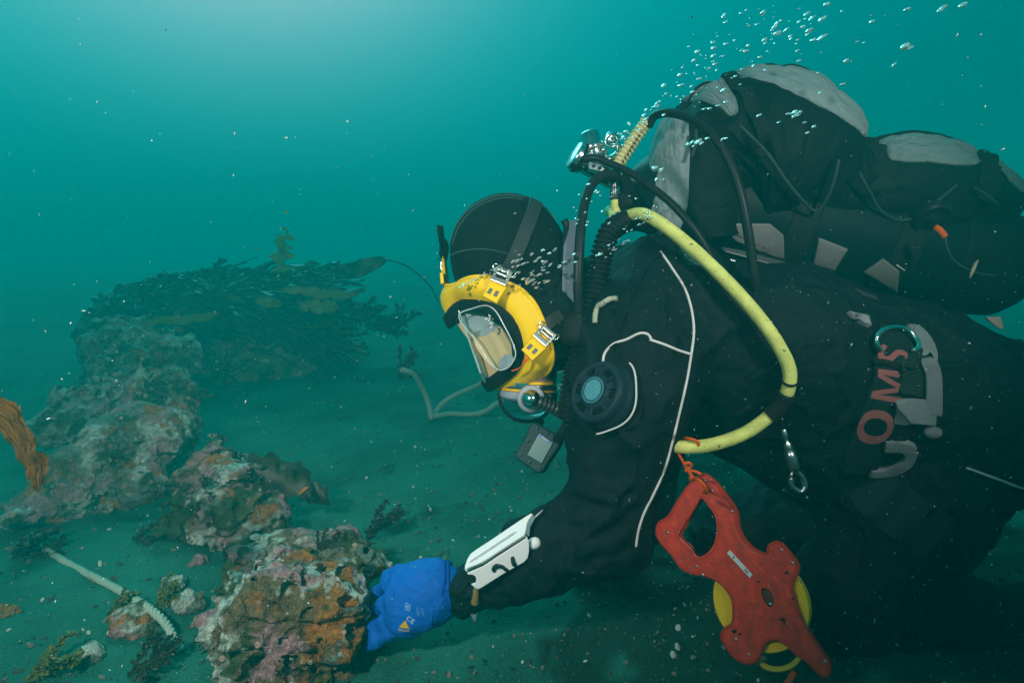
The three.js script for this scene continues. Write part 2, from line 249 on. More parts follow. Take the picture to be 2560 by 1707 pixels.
const ledge = rock('reef_rock', 'upright knobbly rock standing above the long slanting ridge', [...chain([[325, 860, 1.95, 0.045], [350, 905, 1.95, 0.065], [395, 895, 1.95, 0.06]]), ...chain([[370, 945, 1.95, 0.075], [395, 1030, 1.9, 0.08]])], { cell: 0.0085, amp: 0.045, freq: 8, barn: 16, bs: 0.011, bias: { pink: 0.12, brown: 0.0, lime: 0.1 }, off: 29 });
const pale = rock('reef_rock', 'pale green boulder behind the slanting ridge, beside the kelp blade', chain([[125, 985, 1.95, 0.06], [190, 945, 2.0, 0.07], [260, 915, 2.05, 0.055], [220, 1010, 1.95, 0.06]]), { cell: 0.0085, amp: 0.04, freq: 8, barn: 12, bs: 0.011, bias: { lime: 0.16 }, off: 41 });
const ridge = rock('reef_rock', 'long slanting rock ridge crusted with pink algae and barnacles', [...chain([[40, 1185, 1.42, 0.045], [130, 1120, 1.5, 0.06], [230, 1060, 1.6, 0.07], [330, 1000, 1.7, 0.08], [395, 985, 1.72, 0.06]]), ...chain([[150, 1165, 1.52, 0.05], [330, 1105, 1.62, 0.055]])], { cell: 0.006, amp: 0.032, freq: 8, barn: 60, bs: 0.0085, bias: { lime: 0.14, pink: 0.14, rust: 0.04, olive: -0.14, brown: -0.12 }, off: 57, crag: 0.35 });
const mid = rock('reef_rock', 'craggy rock with a drooping weed frond between the ridge and the gripped stone', [...chain([[450, 1120, 1.45, 0.045], [490, 1080, 1.46, 0.04], [540, 1130, 1.42, 0.07]]), ...chain([[450, 1180, 1.4, 0.06], [560, 1200, 1.38, 0.065], [600, 1240, 1.34, 0.04]])], { cell: 0.006, amp: 0.036, freq: 11, barn: 22, bs: 0.008, bias: { pink: 0.08, brown: 0.0, lime: 0.1 }, off: 71, crag: 0.8 });
const nearTint = (key, x, y, z) => key === 'rust' ? 0.34 * sstep(x, -0.36, -0.26) * (1 - sstep(y, 0.16, 0.24)) : key === 'lime' ? 0.55 * (1 - sstep(x, -0.43, -0.34)) - 0.1 : key === 'brown' ? 0.2 * sstep(x, -0.4, -0.3) : 0;
const near = rock('reef_rock', 'big stone crusted white and rust orange, held by the blue glove', [...chain([[565, 1445, 1.0, 0.06], [645, 1415, 1.01, 0.076], [750, 1412, 1.005, 0.075]]), ...chain([[595, 1495, 0.96, 0.045], [705, 1485, 0.97, 0.055]])], { cell: 0.0042, amp: 0.03, freq: 12, barn: 30, bs: 0.0055, bias: { lime: 0.06, pink: 0.02, olive: -0.12 }, off: 83, crag: 0.7, tint: nearTint });
const slabRock = rock('reef_rock', 'flat pinkish stone lying on top behind the gripped stone', chain([[570, 1300, 1.14, 0.042], [680, 1300, 1.14, 0.045], [790, 1295, 1.13, 0.04], [845, 1310, 1.12, 0.03]]), { cell: 0.0048, amp: 0.026, freq: 12, barn: 14, bs: 0.006, bias: { pink: 0.1, lime: 0.06 }, off: 97, crag: 0.7 });
const cobble = rock('cobble', 'round pink crusted cobble beside the pale rope', [caps(V(300, 1438, 1.07), V(312, 1436, 1.07), 0.036, 0.035)], { cell: 0.0032, amp: 0.005, freq: 20, barn: 0, bias: { pink: 0.16, lime: -0.1, brown: 0.1 }, off: 111 });
for (const [u, v, r, l] of [[395, 1340, 0.02, 'small olive pebble at the foot of the craggy rock'], [455, 1290, 0.016, 'small pale pebble beside the craggy rock'], [210, 1500, 0.018, 'small weedy pebble in front of the pink cobble'], [430, 1385, 0.024, 'low greenish stone between rope and gripped stone'], [8, 1410, 0.02, 'dark pebble on the sand below the rope end']])
  rock('pebble', l, [caps(GV(u, v, r * 0.5), GV(u + 12, v, r * 0.5), r, r * 0.8)], { cell: 0.0034, amp: 0.006, freq: 24, barn: 0, bias: { olive: 0.1, lime: 0.1 * (u % 2) }, off: u });
console.log('rocks done');

// ------------------------------------------------------------------ seaweed
const weedMats = [[0.016, 0.024, 0.008], [0.022, 0.03, 0.006], [0.035, 0.035, 0.008], [0.13, 0.15, 0.008], [0.012, 0.02, 0.012]].map((c) => phys(c, 0.55, { transmission: 0.25, thickness: 0 }));
const brightWeed = phys([0.26, 0.3, 0.012], 0.6, { transmission: 0.4, thickness: 0 });
const kelpTex = dataTex(256, (x, y) => { const s = 0.72 + 0.34 * fbm(x * 9, y * 3.5, 4, 5) + 0.16 * Math.sin(x * 60 + 5 * fbm(x * 3, y * 4, 9, 3)) * 0.5, d = fbm(x * 6, y * 9, 17, 4) > 0.34 ? 0.55 : 1; return [0.6 * s * d, 0.37 * s * d, 0.03 * s]; }, true);
const kelpMat = phys([1, 1, 1], 0.85, { map: kelpTex, bumpMap: clothBump, bumpScale: 0.004,  specularIntensity: 0.15, transmission: 0.55, thickness: 0, clearcoat: 0 });
function blade(root, dir, len, wid, o = {}) { // a strap-like alga with ruffled edges
  const { sag = 0.25, ruffle = 0.25, n = 14, twist = 0.6, ph = rnd() * 6, rag = 0 } = o, d = dir.clone().normalize(), side = d.clone().cross(v3(0, 1, 0)).normalize(), P = [];
  for (let i = 0; i <= n; i++) { const t = i / n; P.push(root.clone().addScaledVector(d, len * t).add(v3(0, -sag * len * t * t + 0.03 * len * Math.sin(t * 5 + ph), 0)).addScaledVector(side, 0.07 * len * Math.sin(t * 4 + ph * 2))); }
  const F = frames(P, false), m = 6;
  return gridGeo(n + 1, m + 1, (i, j) => { const t = i / n, s = j / m * 2 - 1, w = wid / 2 * Math.pow(Math.sin(Math.PI * clamp(0.06 + 0.92 * t, 0, 1)), 0.55) * (1 - rag * Math.max(0, N3(i * 0.9, s * 2 + ph, ph))), a = twist * t + ph, N = F.N[i].clone().multiplyScalar(Math.cos(a)).addScaledVector(F.B[i], Math.sin(a)), B = F.T[i].clone().cross(N); return P[i].clone().addScaledVector(B, s * w).addScaledVector(N, ruffle * wid * s * s * Math.sin(t * 17 + ph + (s > 0 ? 0 : 1.7)) * 0.7); });
}
function stem(root, pts, r) { return tube(pts, (t) => r * (1 - 0.6 * t), 16, 6); }
// strap weeds rooted over the top and flanks of the mound, streaming with the current
{
  const p = reef.geo.attributes.position, n = reef.geo.attributes.normal, toPix = (P) => { const q = P.clone().sub(EYEV), d = -q.dot(NEAR); return [(q.dot(RIGHT) / d * FPX + 1280) / K, (853.5 - q.dot(UP) / d * FPX) / K]; };
  const flow = v3(1, -0.02, -0.1); let made = 0, tries = 0;
  const words = ['dark strap weed', 'dark brown kelp', 'green strap weed'];
  const spots = [];
  while (made < 72 && tries++ < 60000) {
    const i = Math.floor(rnd() * p.count), P = v3(p.getX(i), p.getY(i), p.getZ(i)), nn = v3(n.getX(i), n.getY(i), n.getZ(i)), [u, v] = toPix(P); if (nn.y < 0.0 || v > 790 || u < 215 || u > 735 || nn.dot(EYEV.clone().sub(P).normalize()) < -0.35) continue;
    if (spots.some((s) => s.distanceTo(P) < 0.072)) continue; spots.push(P);
    const t = thing('kelp_plant', 'dark kelp plant in the mat on the reef mound, streaming sideways', 'kelp', P, 'kelp plants matted over the reef mound'), k = 14 + Math.floor(rnd() * 7), mm = Math.floor(rnd() * 3) % 3;
    part(t, 'holdfast', lathe([[0.001, 0.045], [0.012, 0.04], [0.018, 0.015], [0.03, -0.006], [0.027, -0.03]], P, nn, 8), weedMats[0]);
    for (let b = 0; b < k; b++) { const dir = flow.clone().addScaledVector(nn, rr(0.05, 0.4)).add(v3(rr(-0.3, 0.3), rr(-0.12, 0.14), rr(-0.4, 0.5))), L = rr(0.14, 0.52) * (u > 640 ? 0.75 : 1); part(t, 'blade', blade(P.clone().add(v3(rr(-0.02, 0.02), 0, rr(-0.02, 0.02))), dir, L, rr(0.014, 0.05), { n: 20, sag: rr(0.02, 0.5), ruffle: rr(0.15, 0.6), rag: 1, twist: rr(-2, 2), ph: rr(1.1, 2.0) }), weedMats[rnd() < 0.06 ? 3 : rnd() < 0.3 ? 4 : mm]); }
    made++;
  }
  // fine bushy weed: fronds of many small leaflets
  const bush = (root, label, size, dir, m, leaves = 130, group) => {
    const t = thing('bushy_seaweed', label, 'seaweed', root, group), gs = [], st = [];
    for (let b = 0; b < 7; b++) { const d = dir.clone().add(v3(rr(-0.5, 0.5), rr(-0.3, 0.5), rr(-0.5, 0.5))).normalize(), pts = [0, 1, 2, 3].map((q) => root.clone().addScaledVector(d, size * q / 3).add(v3(rr(-1, 1), rr(-1, 1), rr(-1, 1)).multiplyScalar(0.06 * size * q / 3)).add(v3(0, -0.06 * size * (q / 3) ** 2, 0))); st.push(tube(pts, (w) => 0.0018 * (1 - 0.7 * w), 10, 5)); const c = new THREE.CatmullRomCurve3(pts); for (let l = 0; l < leaves * 1.7 / 7; l++) { const q = c.getPoint(Math.pow(rnd(), 0.7)), dd = d.clone().add(v3(rr(-1, 1), rr(-1, 1), rr(-1, 1))).normalize(); gs.push(blade(q, dd, size * rr(0.09, 0.19), size * rr(0.05, 0.11), { n: 3, sag: 0.2, ruffle: 0.4 })); } }
    part(t, 'stem', mergeGeometries(st), m); const o = part(t, 'fronds', mergeGeometries(gs), m); o.userData.kind = 'stuff'; return t;
  };
  const far = 'bushy weeds round the reef mound';
  for (const [u, v, d, s] of [[240, 690, 3.0, 0.19], [215, 735, 2.95, 0.18], [300, 652, 3.1, 0.21], [790, 715, 3.4, 0.22], [840, 725, 3.45, 0.21], [262, 750, 2.9, 0.18], [450, 622, 3.3, 0.18]]) bush(V(u, v + 22, d), 'bushy dark seaweed on the edge of the reef mound', s, v3(0.9, 0.16, 0), weedMats[Math.floor(rnd() * 2) * 4], 240, far);
  for (const [u, v, d, l] of [[920, 745, 3.4, 'thin feathery weed on the sand beyond the reef mound'], [915, 870, 2.45, 'dark weed tuft at the upper end of the looped rope'], [510, 880, 2.4, 'dark weed clump in the hollow behind the knobbly rock']]) bush(V(u, v, d), l, 0.13, v3(0.3, 0.6, 0), weedMats[1], 170);
  for (const [u, v, s, m, l] of [[60, 1560, 0.07, 3, 'yellow green weed tuft low on the sand before the rope'], [300, 1545, 0.06, 1, 'dark green weed tuft in front of the pink cobble'], [250, 1415, 0.05, 3, 'green weed tuft growing against the pink cobble'], [360, 1390, 0.055, 3, 'green weed wisp lying against the pale rope'], [30, 1280, 0.09, 1, 'dark weed covering the far end of the pale rope'], [300, 1250, 0.05, 1, 'small weed scrap on sand below the slanting ridge'], [345, 1530, 0.05, 0, 'upright black weed leaf on the sand before the cobble'], [840, 1235, 0.09, 0, 'dark weed tuft standing behind the flat pinkish stone']]) bush(GV(u, v, 0.004), l, s * 1.1, v3(0.7, 0.4, 0), weedMats[m], 220);
  // on the rocks
  for (const [u, v, s, l] of [[330, 885, 0.06, 'dark weed tuft in the notch of the knobbly rock'], [350, 842, 0.06, 'brown weed fringe on top of the knobbly rock'], [470, 1120, 0.04, 'brown weed tuft on the craggy rock'], [430, 905, 0.07, 'brown weed on the shoulder of the knobbly rock'], [730, 1262, 0.045, 'brown weed fringe along the flat pinkish stone'], [250, 1045, 0.04, 'brown weed tuft on the crest of the slanting ridge']]) { const h = hit((x, y, z) => Math.min(ledge.f(x, y, z), mid.f(x, y, z), slabRock.f(x, y, z), ridge.f(x, y, z)), u, v); if (h) bush(h.p, l, s, h.n.clone().multiplyScalar(0.5).add(v3(0.6, 0.3, 0)), weedMats[2], 120); }
  // tall yellow-green frond on top, long drifting stipe, drooping frond on the craggy rock, single bright blades
  { const r = V(640, 650, 3.3), t = thing('kelp_frond', 'yellow green ragged frond standing up from the reef mound', 'kelp', r); part(t, 'blade', blade(r, v3(0.12, 1, 0), 0.22, 0.13, { sag: -0.1, ruffle: 0.35, rag: 0.9, n: 22, twist: 0.2, ph: 1.1 }), brightWeed); part(t, 'blade', blade(V(655, 590, 3.3), v3(0.1, 1, 0.1), 0.16, 0.125, { sag: 0, ruffle: 0.4, rag: 1, n: 18, ph: 0.4 }), brightWeed); }
  { const r = V(790, 645, 3.5), t = thing('kelp_stipe', 'long thin kelp stipe arching away from the reef mound', 'kelp', r); part(t, 'stipe', tube([r, V(850, 605, 3.4), V(890, 597, 3.3), V(940, 615, 3.2), V(990, 660, 3.15), V(1008, 695, 3.1)], (w) => 0.0075 * (1 - 0.55 * w), 40, 8), weedMats[0]); part(t, 'blade', blade(V(885, 600, 3.3), v3(-1, -0.28, 0), 0.29, 0.085, { sag: -0.05, twist: 0.3, ruffle: 0.15, ph: 1.4 }), weedMats[0]); part(t, 'blade', blade(V(870, 602, 3.3), v3(-1, -0.1, 0.2), 0.27, 0.05, { sag: 0.05, ph: 0.8 }), weedMats[4]); }
  { const r = V(545, 1075, 1.44), t = thing('kelp_frond', 'dark green frond drooping from the craggy rock', 'kelp', r); part(t, 'blade', blade(r, v3(1, 0.08, 0.1), 0.22, 0.085, { sag: 0.42, ruffle: 0.3, rag: 0.9, n: 24, twist: 0.3, ph: 1.2 }), weedMats[1]); part(t, 'blade', blade(r.clone().add(v3(0, 0.008, 0.02)), v3(1, 0.0, 0.2), 0.19, 0.07, { sag: 0.3, ruffle: 0.3, rag: 1, n: 24, twist: 0.5, ph: 0.9 }), weedMats[2]); part(t, 'torn_tip', blade(V(705, 1118, 1.4), v3(-0.7, -0.5, 0.2), 0.022, 0.009, { n: 8, sag: 0.2 }), mat([0.5, 0.17, 0.03], 0.6), 'orange torn tip'); }
  for (const [u, v, d, L, w, l, dx] of [[330, 748, 2.5, 0.34, 0.045, 'yellow green blade lying along the foot of the seaweed mat', v3(1, 0.22, 0.1)], [590, 692, 2.9, 0.13, 0.055, 'small bright green blade in the seaweed mat', v3(1, -0.02, 0.2)], [690, 705, 2.95, 0.2, 0.08, 'broad olive blade near the trailing end of the mat', v3(1, 0.1, 0.2)], [650, 672, 3.0, 0.38, 0.06, 'long olive blade stretched along the top of the mat', v3(1, 0.04, 0.1)]]) { const r = V(u, v, d), t = thing('kelp_frond', l, 'kelp', r); part(t, 'blade', blade(r, dx, L, w, { sag: 0.05, ruffle: 0.25, rag: 0.6, n: 20, ph: 1.3, twist: 0.2 }), weedMats[3]); }
  for (const [u, v, d, s] of [[655, 491, 1.6, 0.012], [588, 575, 1.8, 0.013]]) { const r = V(u, v, d), t = thing('weed_fragment', 'tiny green weed fragment drifting above the mound', 'seaweed', r, 'weed fragments adrift'); part(t, 'blade', blade(r, v3(0.3, 1, 0.2), s, s * 0.6, { n: 8, ruffle: 0.3 }), weedMats[3]); }
}
{ // the big amber kelp blade hanging into view
  const d0 = 0.62, r = V(-60, 800, d0), t = thing('amber_kelp', 'large amber brown kelp blade hanging beside the pale boulder', 'kelp', V(-20, 1000, d0));
  const nrm = v3(0.25, 0.2, 1).normalize(), O = V(20, 1010, d0), R = [[-40, 850], [-2, 908], [30, 926], [52, 941], [49, 956], [72, 985], [85, 1012], [82, 1030], [99, 1038], [113, 1060], [109, 1085], [99, 1106], [90, 1130]], Lf = [[-230, 880], [-120, 925], [-60, 955], [-20, 980], [8, 998], [22, 1018], [33, 1036], [45, 1058], [55, 1076], [62, 1092], [68, 1106], [76, 1119], [88, 1130]];
  const edgeOf = (l) => { const c = new THREE.CatmullRomCurve3(l.map((q) => v3(q[0], q[1], 0)), false, 'centripetal'); return (k) => c.getPoint(k); }, eR = edgeOf(R), eL = edgeOf(Lf);
  const h = gridGeo(61, 15, (i, j) => { const q = eL(i / 60).lerp(eR(i / 60), j / 14 + (j === 14 ? 0.05 * N3(i * 0.7, 3, 1) : j === 0 ? 0.03 * N3(i * 0.6, 8, 2) : 0)), p = onPlane(q.x, q.y, O, nrm), s = j / 7 - 1; return p.addScaledVector(nrm, 0.004 * N3(p.x * 9, p.y * 9, 3) + 0.0022 * s * s * Math.sin(i * 0.55 + (s > 0 ? 0 : 2)) + 0.0012 * N3(p.x * 45, p.y * 45, 6)); });
  part(t, 'blade', h, kelpMat); part(t, 'stipe', tube([V(-160, 840, d0), V(-260, 780, d0 + 0.02), V(-380, 820, d0 + 0.05), V(-460, 1100, d0 + 0.1), GV(-420, 1300)], 0.006, 30, 8), kelpMat);
}
console.log('weed done');

// ------------------------------------------------------------------ ropes: three laid strands each
const ropeMat = mat([0.36, 0.46, 0.36], 0.85), ropeMat2 = mat([0.34, 0.44, 0.36], 0.9);
function rope(name, label, pts, r, m, pitch = 0.05) {
  const c = new THREE.CatmullRomCurve3(pts, false, 'centripetal'), L = c.getLength(), n = Math.min(360, Math.ceil(L / pitch * 10)), P = c.getSpacedPoints(n), F = frames(P, false), t = thing(name, label, 'rope', pts[0]);
  for (let s = 0; s < 3; s++) { const q = P.map((p, i) => { const a = i / n * L / pitch * 6.2832 + s * 2.0944; return p.clone().addScaledVector(F.N[i], Math.cos(a) * r * 0.58).addScaledVector(F.B[i], Math.sin(a) * r * 0.58); }); part(t, 'strand', tube(q, (w) => r * 0.53 * (1 + 0.06 * N3(w * 300, s, 0)), n, 7), m); }
  return t;
}
const gz = (x, y, h) => GV(x * 0.2979 / K, (1240 + y * 0.2979) / K, h);
rope('rope', 'pale rope lying across the sand towards the pink cobble', [gz(180, 360, 0.01), gz(270, 405, 0.012), gz(400, 462, 0.01), gz(560, 562, 0.011), gz(780, 675, 0.012), gz(1000, 790, 0.014), gz(1100, 850, 0.022), gz(1250, 945, 0.03), gz(1380, 1060, 0.02), gz(1450, 1180, 0.01), gz(1520, 1310, -0.004)], 0.0068, ropeMat, 0.03);
const rz = (x, y, h) => GV((900 + x * 0.2551) / K, (860 + y * 0.2551) / K, h);
rope('rope', 'looped rope rising from the weed tuft and running behind the mask', [rz(400, 250, 0.22), rz(460, 268, 0.21), rz(530, 300, 0.19), rz(600, 420, 0.13), rz(650, 530, 0.08), rz(685, 640, 0.04), rz(695, 720, 0.012), rz(740, 655, 0.02), rz(800, 590, 0.05), rz(920, 510, 0.07), rz(1100, 430, 0.09), rz(1250, 370, 0.1), rz(1500, 330, 0.1), rz(1860, 330, 0.1), rz(1950, 285, 0.1), rz(2100, 240, 0.1)], 0.0095, ropeMat2, 0.045);
rope('rope', 'lower rope lying on the sand under the mask regulator', [rz(700, 715, 0.01), rz(770, 700, 0.012), rz(900, 682, 0.012), rz(1100, 690, 0.012), rz(1230, 660, 0.02), rz(1330, 590, 0.04), rz(1430, 545, 0.05), rz(1600, 500, 0.05), rz(1880, 430, 0.06), rz(2000, 400, 0.06)], 0.0095, ropeMat2, 0.045);

// ------------------------------------------------------------------ diver
const suitMat = mat([0.0035, 0.0085, 0.012], 0.72, { bumpMap: clothBump, bumpScale: 0.004 }), hoodMat = mat([0.003, 0.0065, 0.008], 0.85, { bumpMap: clothBump, bumpScale: 0.002 });
const rubber = mat([0.008, 0.010, 0.011], 0.45), rubberMatte = mat([0.010, 0.012, 0.013], 0.7), hoseBlack = mat([0.012, 0.016, 0.018], 0.38), webBlack = mat([0.012, 0.016, 0.017], 0.75, { bumpMap: webBump, bumpScale: 0.0012 });
const chrome = mat([0.82, 0.83, 0.82], 0.12, { metalness: 1, roughnessMap: scuffRough }), steel = mat([0.55, 0.56, 0.55], 0.32, { metalness: 1 }), greyCloth = mat([0.24, 0.31, 0.31], 0.8, { bumpMap: clothBump, bumpScale: 0.01 }), whiteCord = mat([0.62, 0.62, 0.6], 0.75), orange = mat([0.75, 0.11, 0.01], 0.6);
chrome.roughness = 0.3;
const limbs = [
  ...chain([[1530, 730, 1.07, 0.125], [1770, 800, 1.06, 0.14], [2070, 890, 1.06, 0.135], [2270, 950, 1.06, 0.13]]),
  ...chain([[1530, 730, 1.2, 0.125], [1770, 800, 1.21, 0.14], [2070, 890, 1.21, 0.135], [2270, 950, 1.21, 0.13]]),
  ...chain([[1680, 880, 1.13, 0.12], [1850, 960, 1.13, 0.135], [2060, 1000, 1.13, 0.13]]),
  ...chain([[1500, 690, 1.12, 0.1], [1400, 690, 1.11, 0.075], [1330, 740, 1.1, 0.07]]),
  ...chain([[1520, 690, 1.04, 0.098], [1475, 800, 0.985, 0.092], [1450, 920, 0.965, 0.084], [1392, 1215, 0.955, 0.062], [1240, 1272, 0.955, 0.054], [1060, 1355, 0.965, 0.036]]),
  ...chain([[1560, 720, 1.27, 0.095], [1490, 960, 1.3, 0.075], [1470, 1180, 1.3, 0.058], [1340, 1270, 1.24, 0.04]]),
  ...chain([[2240, 965, 1.08, 0.118], [2080, 1180, 1.06, 0.105], [1930, 1375, 1.05, 0.08], [2400, 1450, 1.1, 0.065], [2700, 1460, 1.14, 0.05]]),
  ...chain([[2260, 965, 1.23, 0.115], [1950, 1130, 1.27, 0.115], [1690, 1260, 1.3, 0.09], [2260, 1370, 1.34, 0.062], [2560, 1370, 1.38, 0.05]]),
];
const elbow = V(1392, 1215, 0.955), armU = union(limbs, 0.045), wristP = V(1060, 1355, 0.965);
const folds = (x, y, z) => { const de = Math.hypot(x - elbow.x, y - elbow.y, z - elbow.z), dw = Math.hypot(x - wristP.x, y - wristP.y, z - wristP.z), s = x * 0.55 - y * 0.83 + 0.05 * N3(x * 7, y * 7, z * 7); return -0.0035 * Math.exp(-de * de / 0.02) * Math.sin(s * 150 + 2 * N3(x * 9, y * 9, z * 9)) - 0.004 * Math.exp(-dw * dw / 0.006) * Math.sin(s * 260) + 0.011 * fbm(x * 6, y * 6 + 3, z * 6, 3) - 0.009 * Math.pow(1 - Math.abs(N3(x * 7.5 + 4, y * 7.5, z * 7.5)), 5); };
const suitF = (x, y, z) => { const d = armU(x, y, z); return d > 0.05 || d < -0.05 ? d : d + folds(x, y, z); };
const fine = (x, y, z) => suitF(x, y, z) + 0.0016 * N3(x * 36, y * 36, z * 36);
const person = thing('person', 'diver in black drysuit and hood kneeling on the seabed, gripping a stone', 'person', v3(0.7, 0, -1.1));
{ const b = boundsOf(limbs, 0.02); part(person, 'drysuit', boxUV(nets(suitF, b, 0.0085, fine, 0.003), 0.16), suitMat); }
console.log('suit done');

// head and hood
const HD = 1.09, HM = (u, v, z) => V(u, v, HD).addScaledVector(NEAR, z);
const Fd = RIGHT.clone().multiplyScalar(-0.876).addScaledVector(UP, -0.48), Ud = RIGHT.clone().multiplyScalar(-0.48).addScaledVector(UP, 0.876);
const hoodL = [...chain([[1163, 577, 1.105, 0.098], [1163, 577, 1.075, 0.098]]), ...chain([[1190, 650, 1.1, 0.096], [1225, 720, 1.1, 0.09]]), ...chain([[1225, 720, 1.1, 0.09], [1330, 730, 1.1, 0.082], [1420, 700, 1.1, 0.09]]), ...chain([[1295, 715, 1.035, 0.03], [1268, 790, 1.02, 0.026]])];
const hoodU = union(hoodL, 0.04), hoodF = (x, y, z) => hoodU(x, y, z) - 0.0025 * Math.exp(-Math.pow((x - 0.1) * 6, 2)) + 0.004 * N3(x * 11, y * 11, z * 11) * sstep(x, 0.02, 0.12);
const hood = part(person, 'hood', boxUV(nets(hoodF, boundsOf(hoodL, 0.02), 0.0065), 0.16), hoodMat);
const stitch = mat([0.07, 0.12, 0.11], 0.8);
for (const uv of [[[1022, 592], [1060, 577], [1110, 572], [1160, 581], [1175, 585]], [[1034, 560], [1048, 520], [1080, 480], [1120, 458], [1165, 449], [1205, 455]], [[1240, 468], [1268, 492], [1285, 520]], [[1040, 561], [1054, 523], [1085, 485], [1122, 464], [1165, 455], [1200, 460]]]) { // sewn seams: short raised stitches
  const n = 60, L = laid(hoodF, uv, n, 0.0012), gs = []; for (let i = 0; i + 1 < L.P.length; i += 1) gs.push(tube([L.P[i], L.P[i].clone().lerp(L.P[i + 1], 0.62)], 0.0009, 2, 5)); part(hood, 'stitching', mergeGeometries(gs), stitch);
}
{ // face behind the visor
  const skin = mat([0.46, 0.27, 0.19], 0.6), hc = HM(1246, 733, 0), fp = (f, u, z) => hc.clone().addScaledVector(Fd, f).addScaledVector(Ud, u).addScaledVector(NEAR, z);
  const L = [caps(fp(0.05, 0.01, 0.02), fp(0.05, 0.01, -0.02), 0.055, 0.055), caps(fp(0.058, -0.07, 0.01), fp(0.058, -0.07, -0.01), 0.042, 0.042), caps(fp(0.105, 0.0, 0), fp(0.122, -0.035, 0), 0.009, 0.014), caps(fp(0.092, 0.03, 0.03), fp(0.092, 0.03, -0.03), 0.014, 0.014), caps(fp(0.098, -0.066, 0.016), fp(0.098, -0.066, -0.016), 0.009, 0.009)];
  const face = part(person, 'face', nets(union(L, 0.02), boundsOf(L, 0.02), 0.006), skin);
  for (const s of [-1, 1]) part(face, 'eye', new THREE.SphereGeometry(0.012, 16, 12).applyMatrix4(new THREE.Matrix4().setPosition(fp(0.09, 0.012, 0.03 * s))), mat([0.6, 0.58, 0.54], 0.25));
}
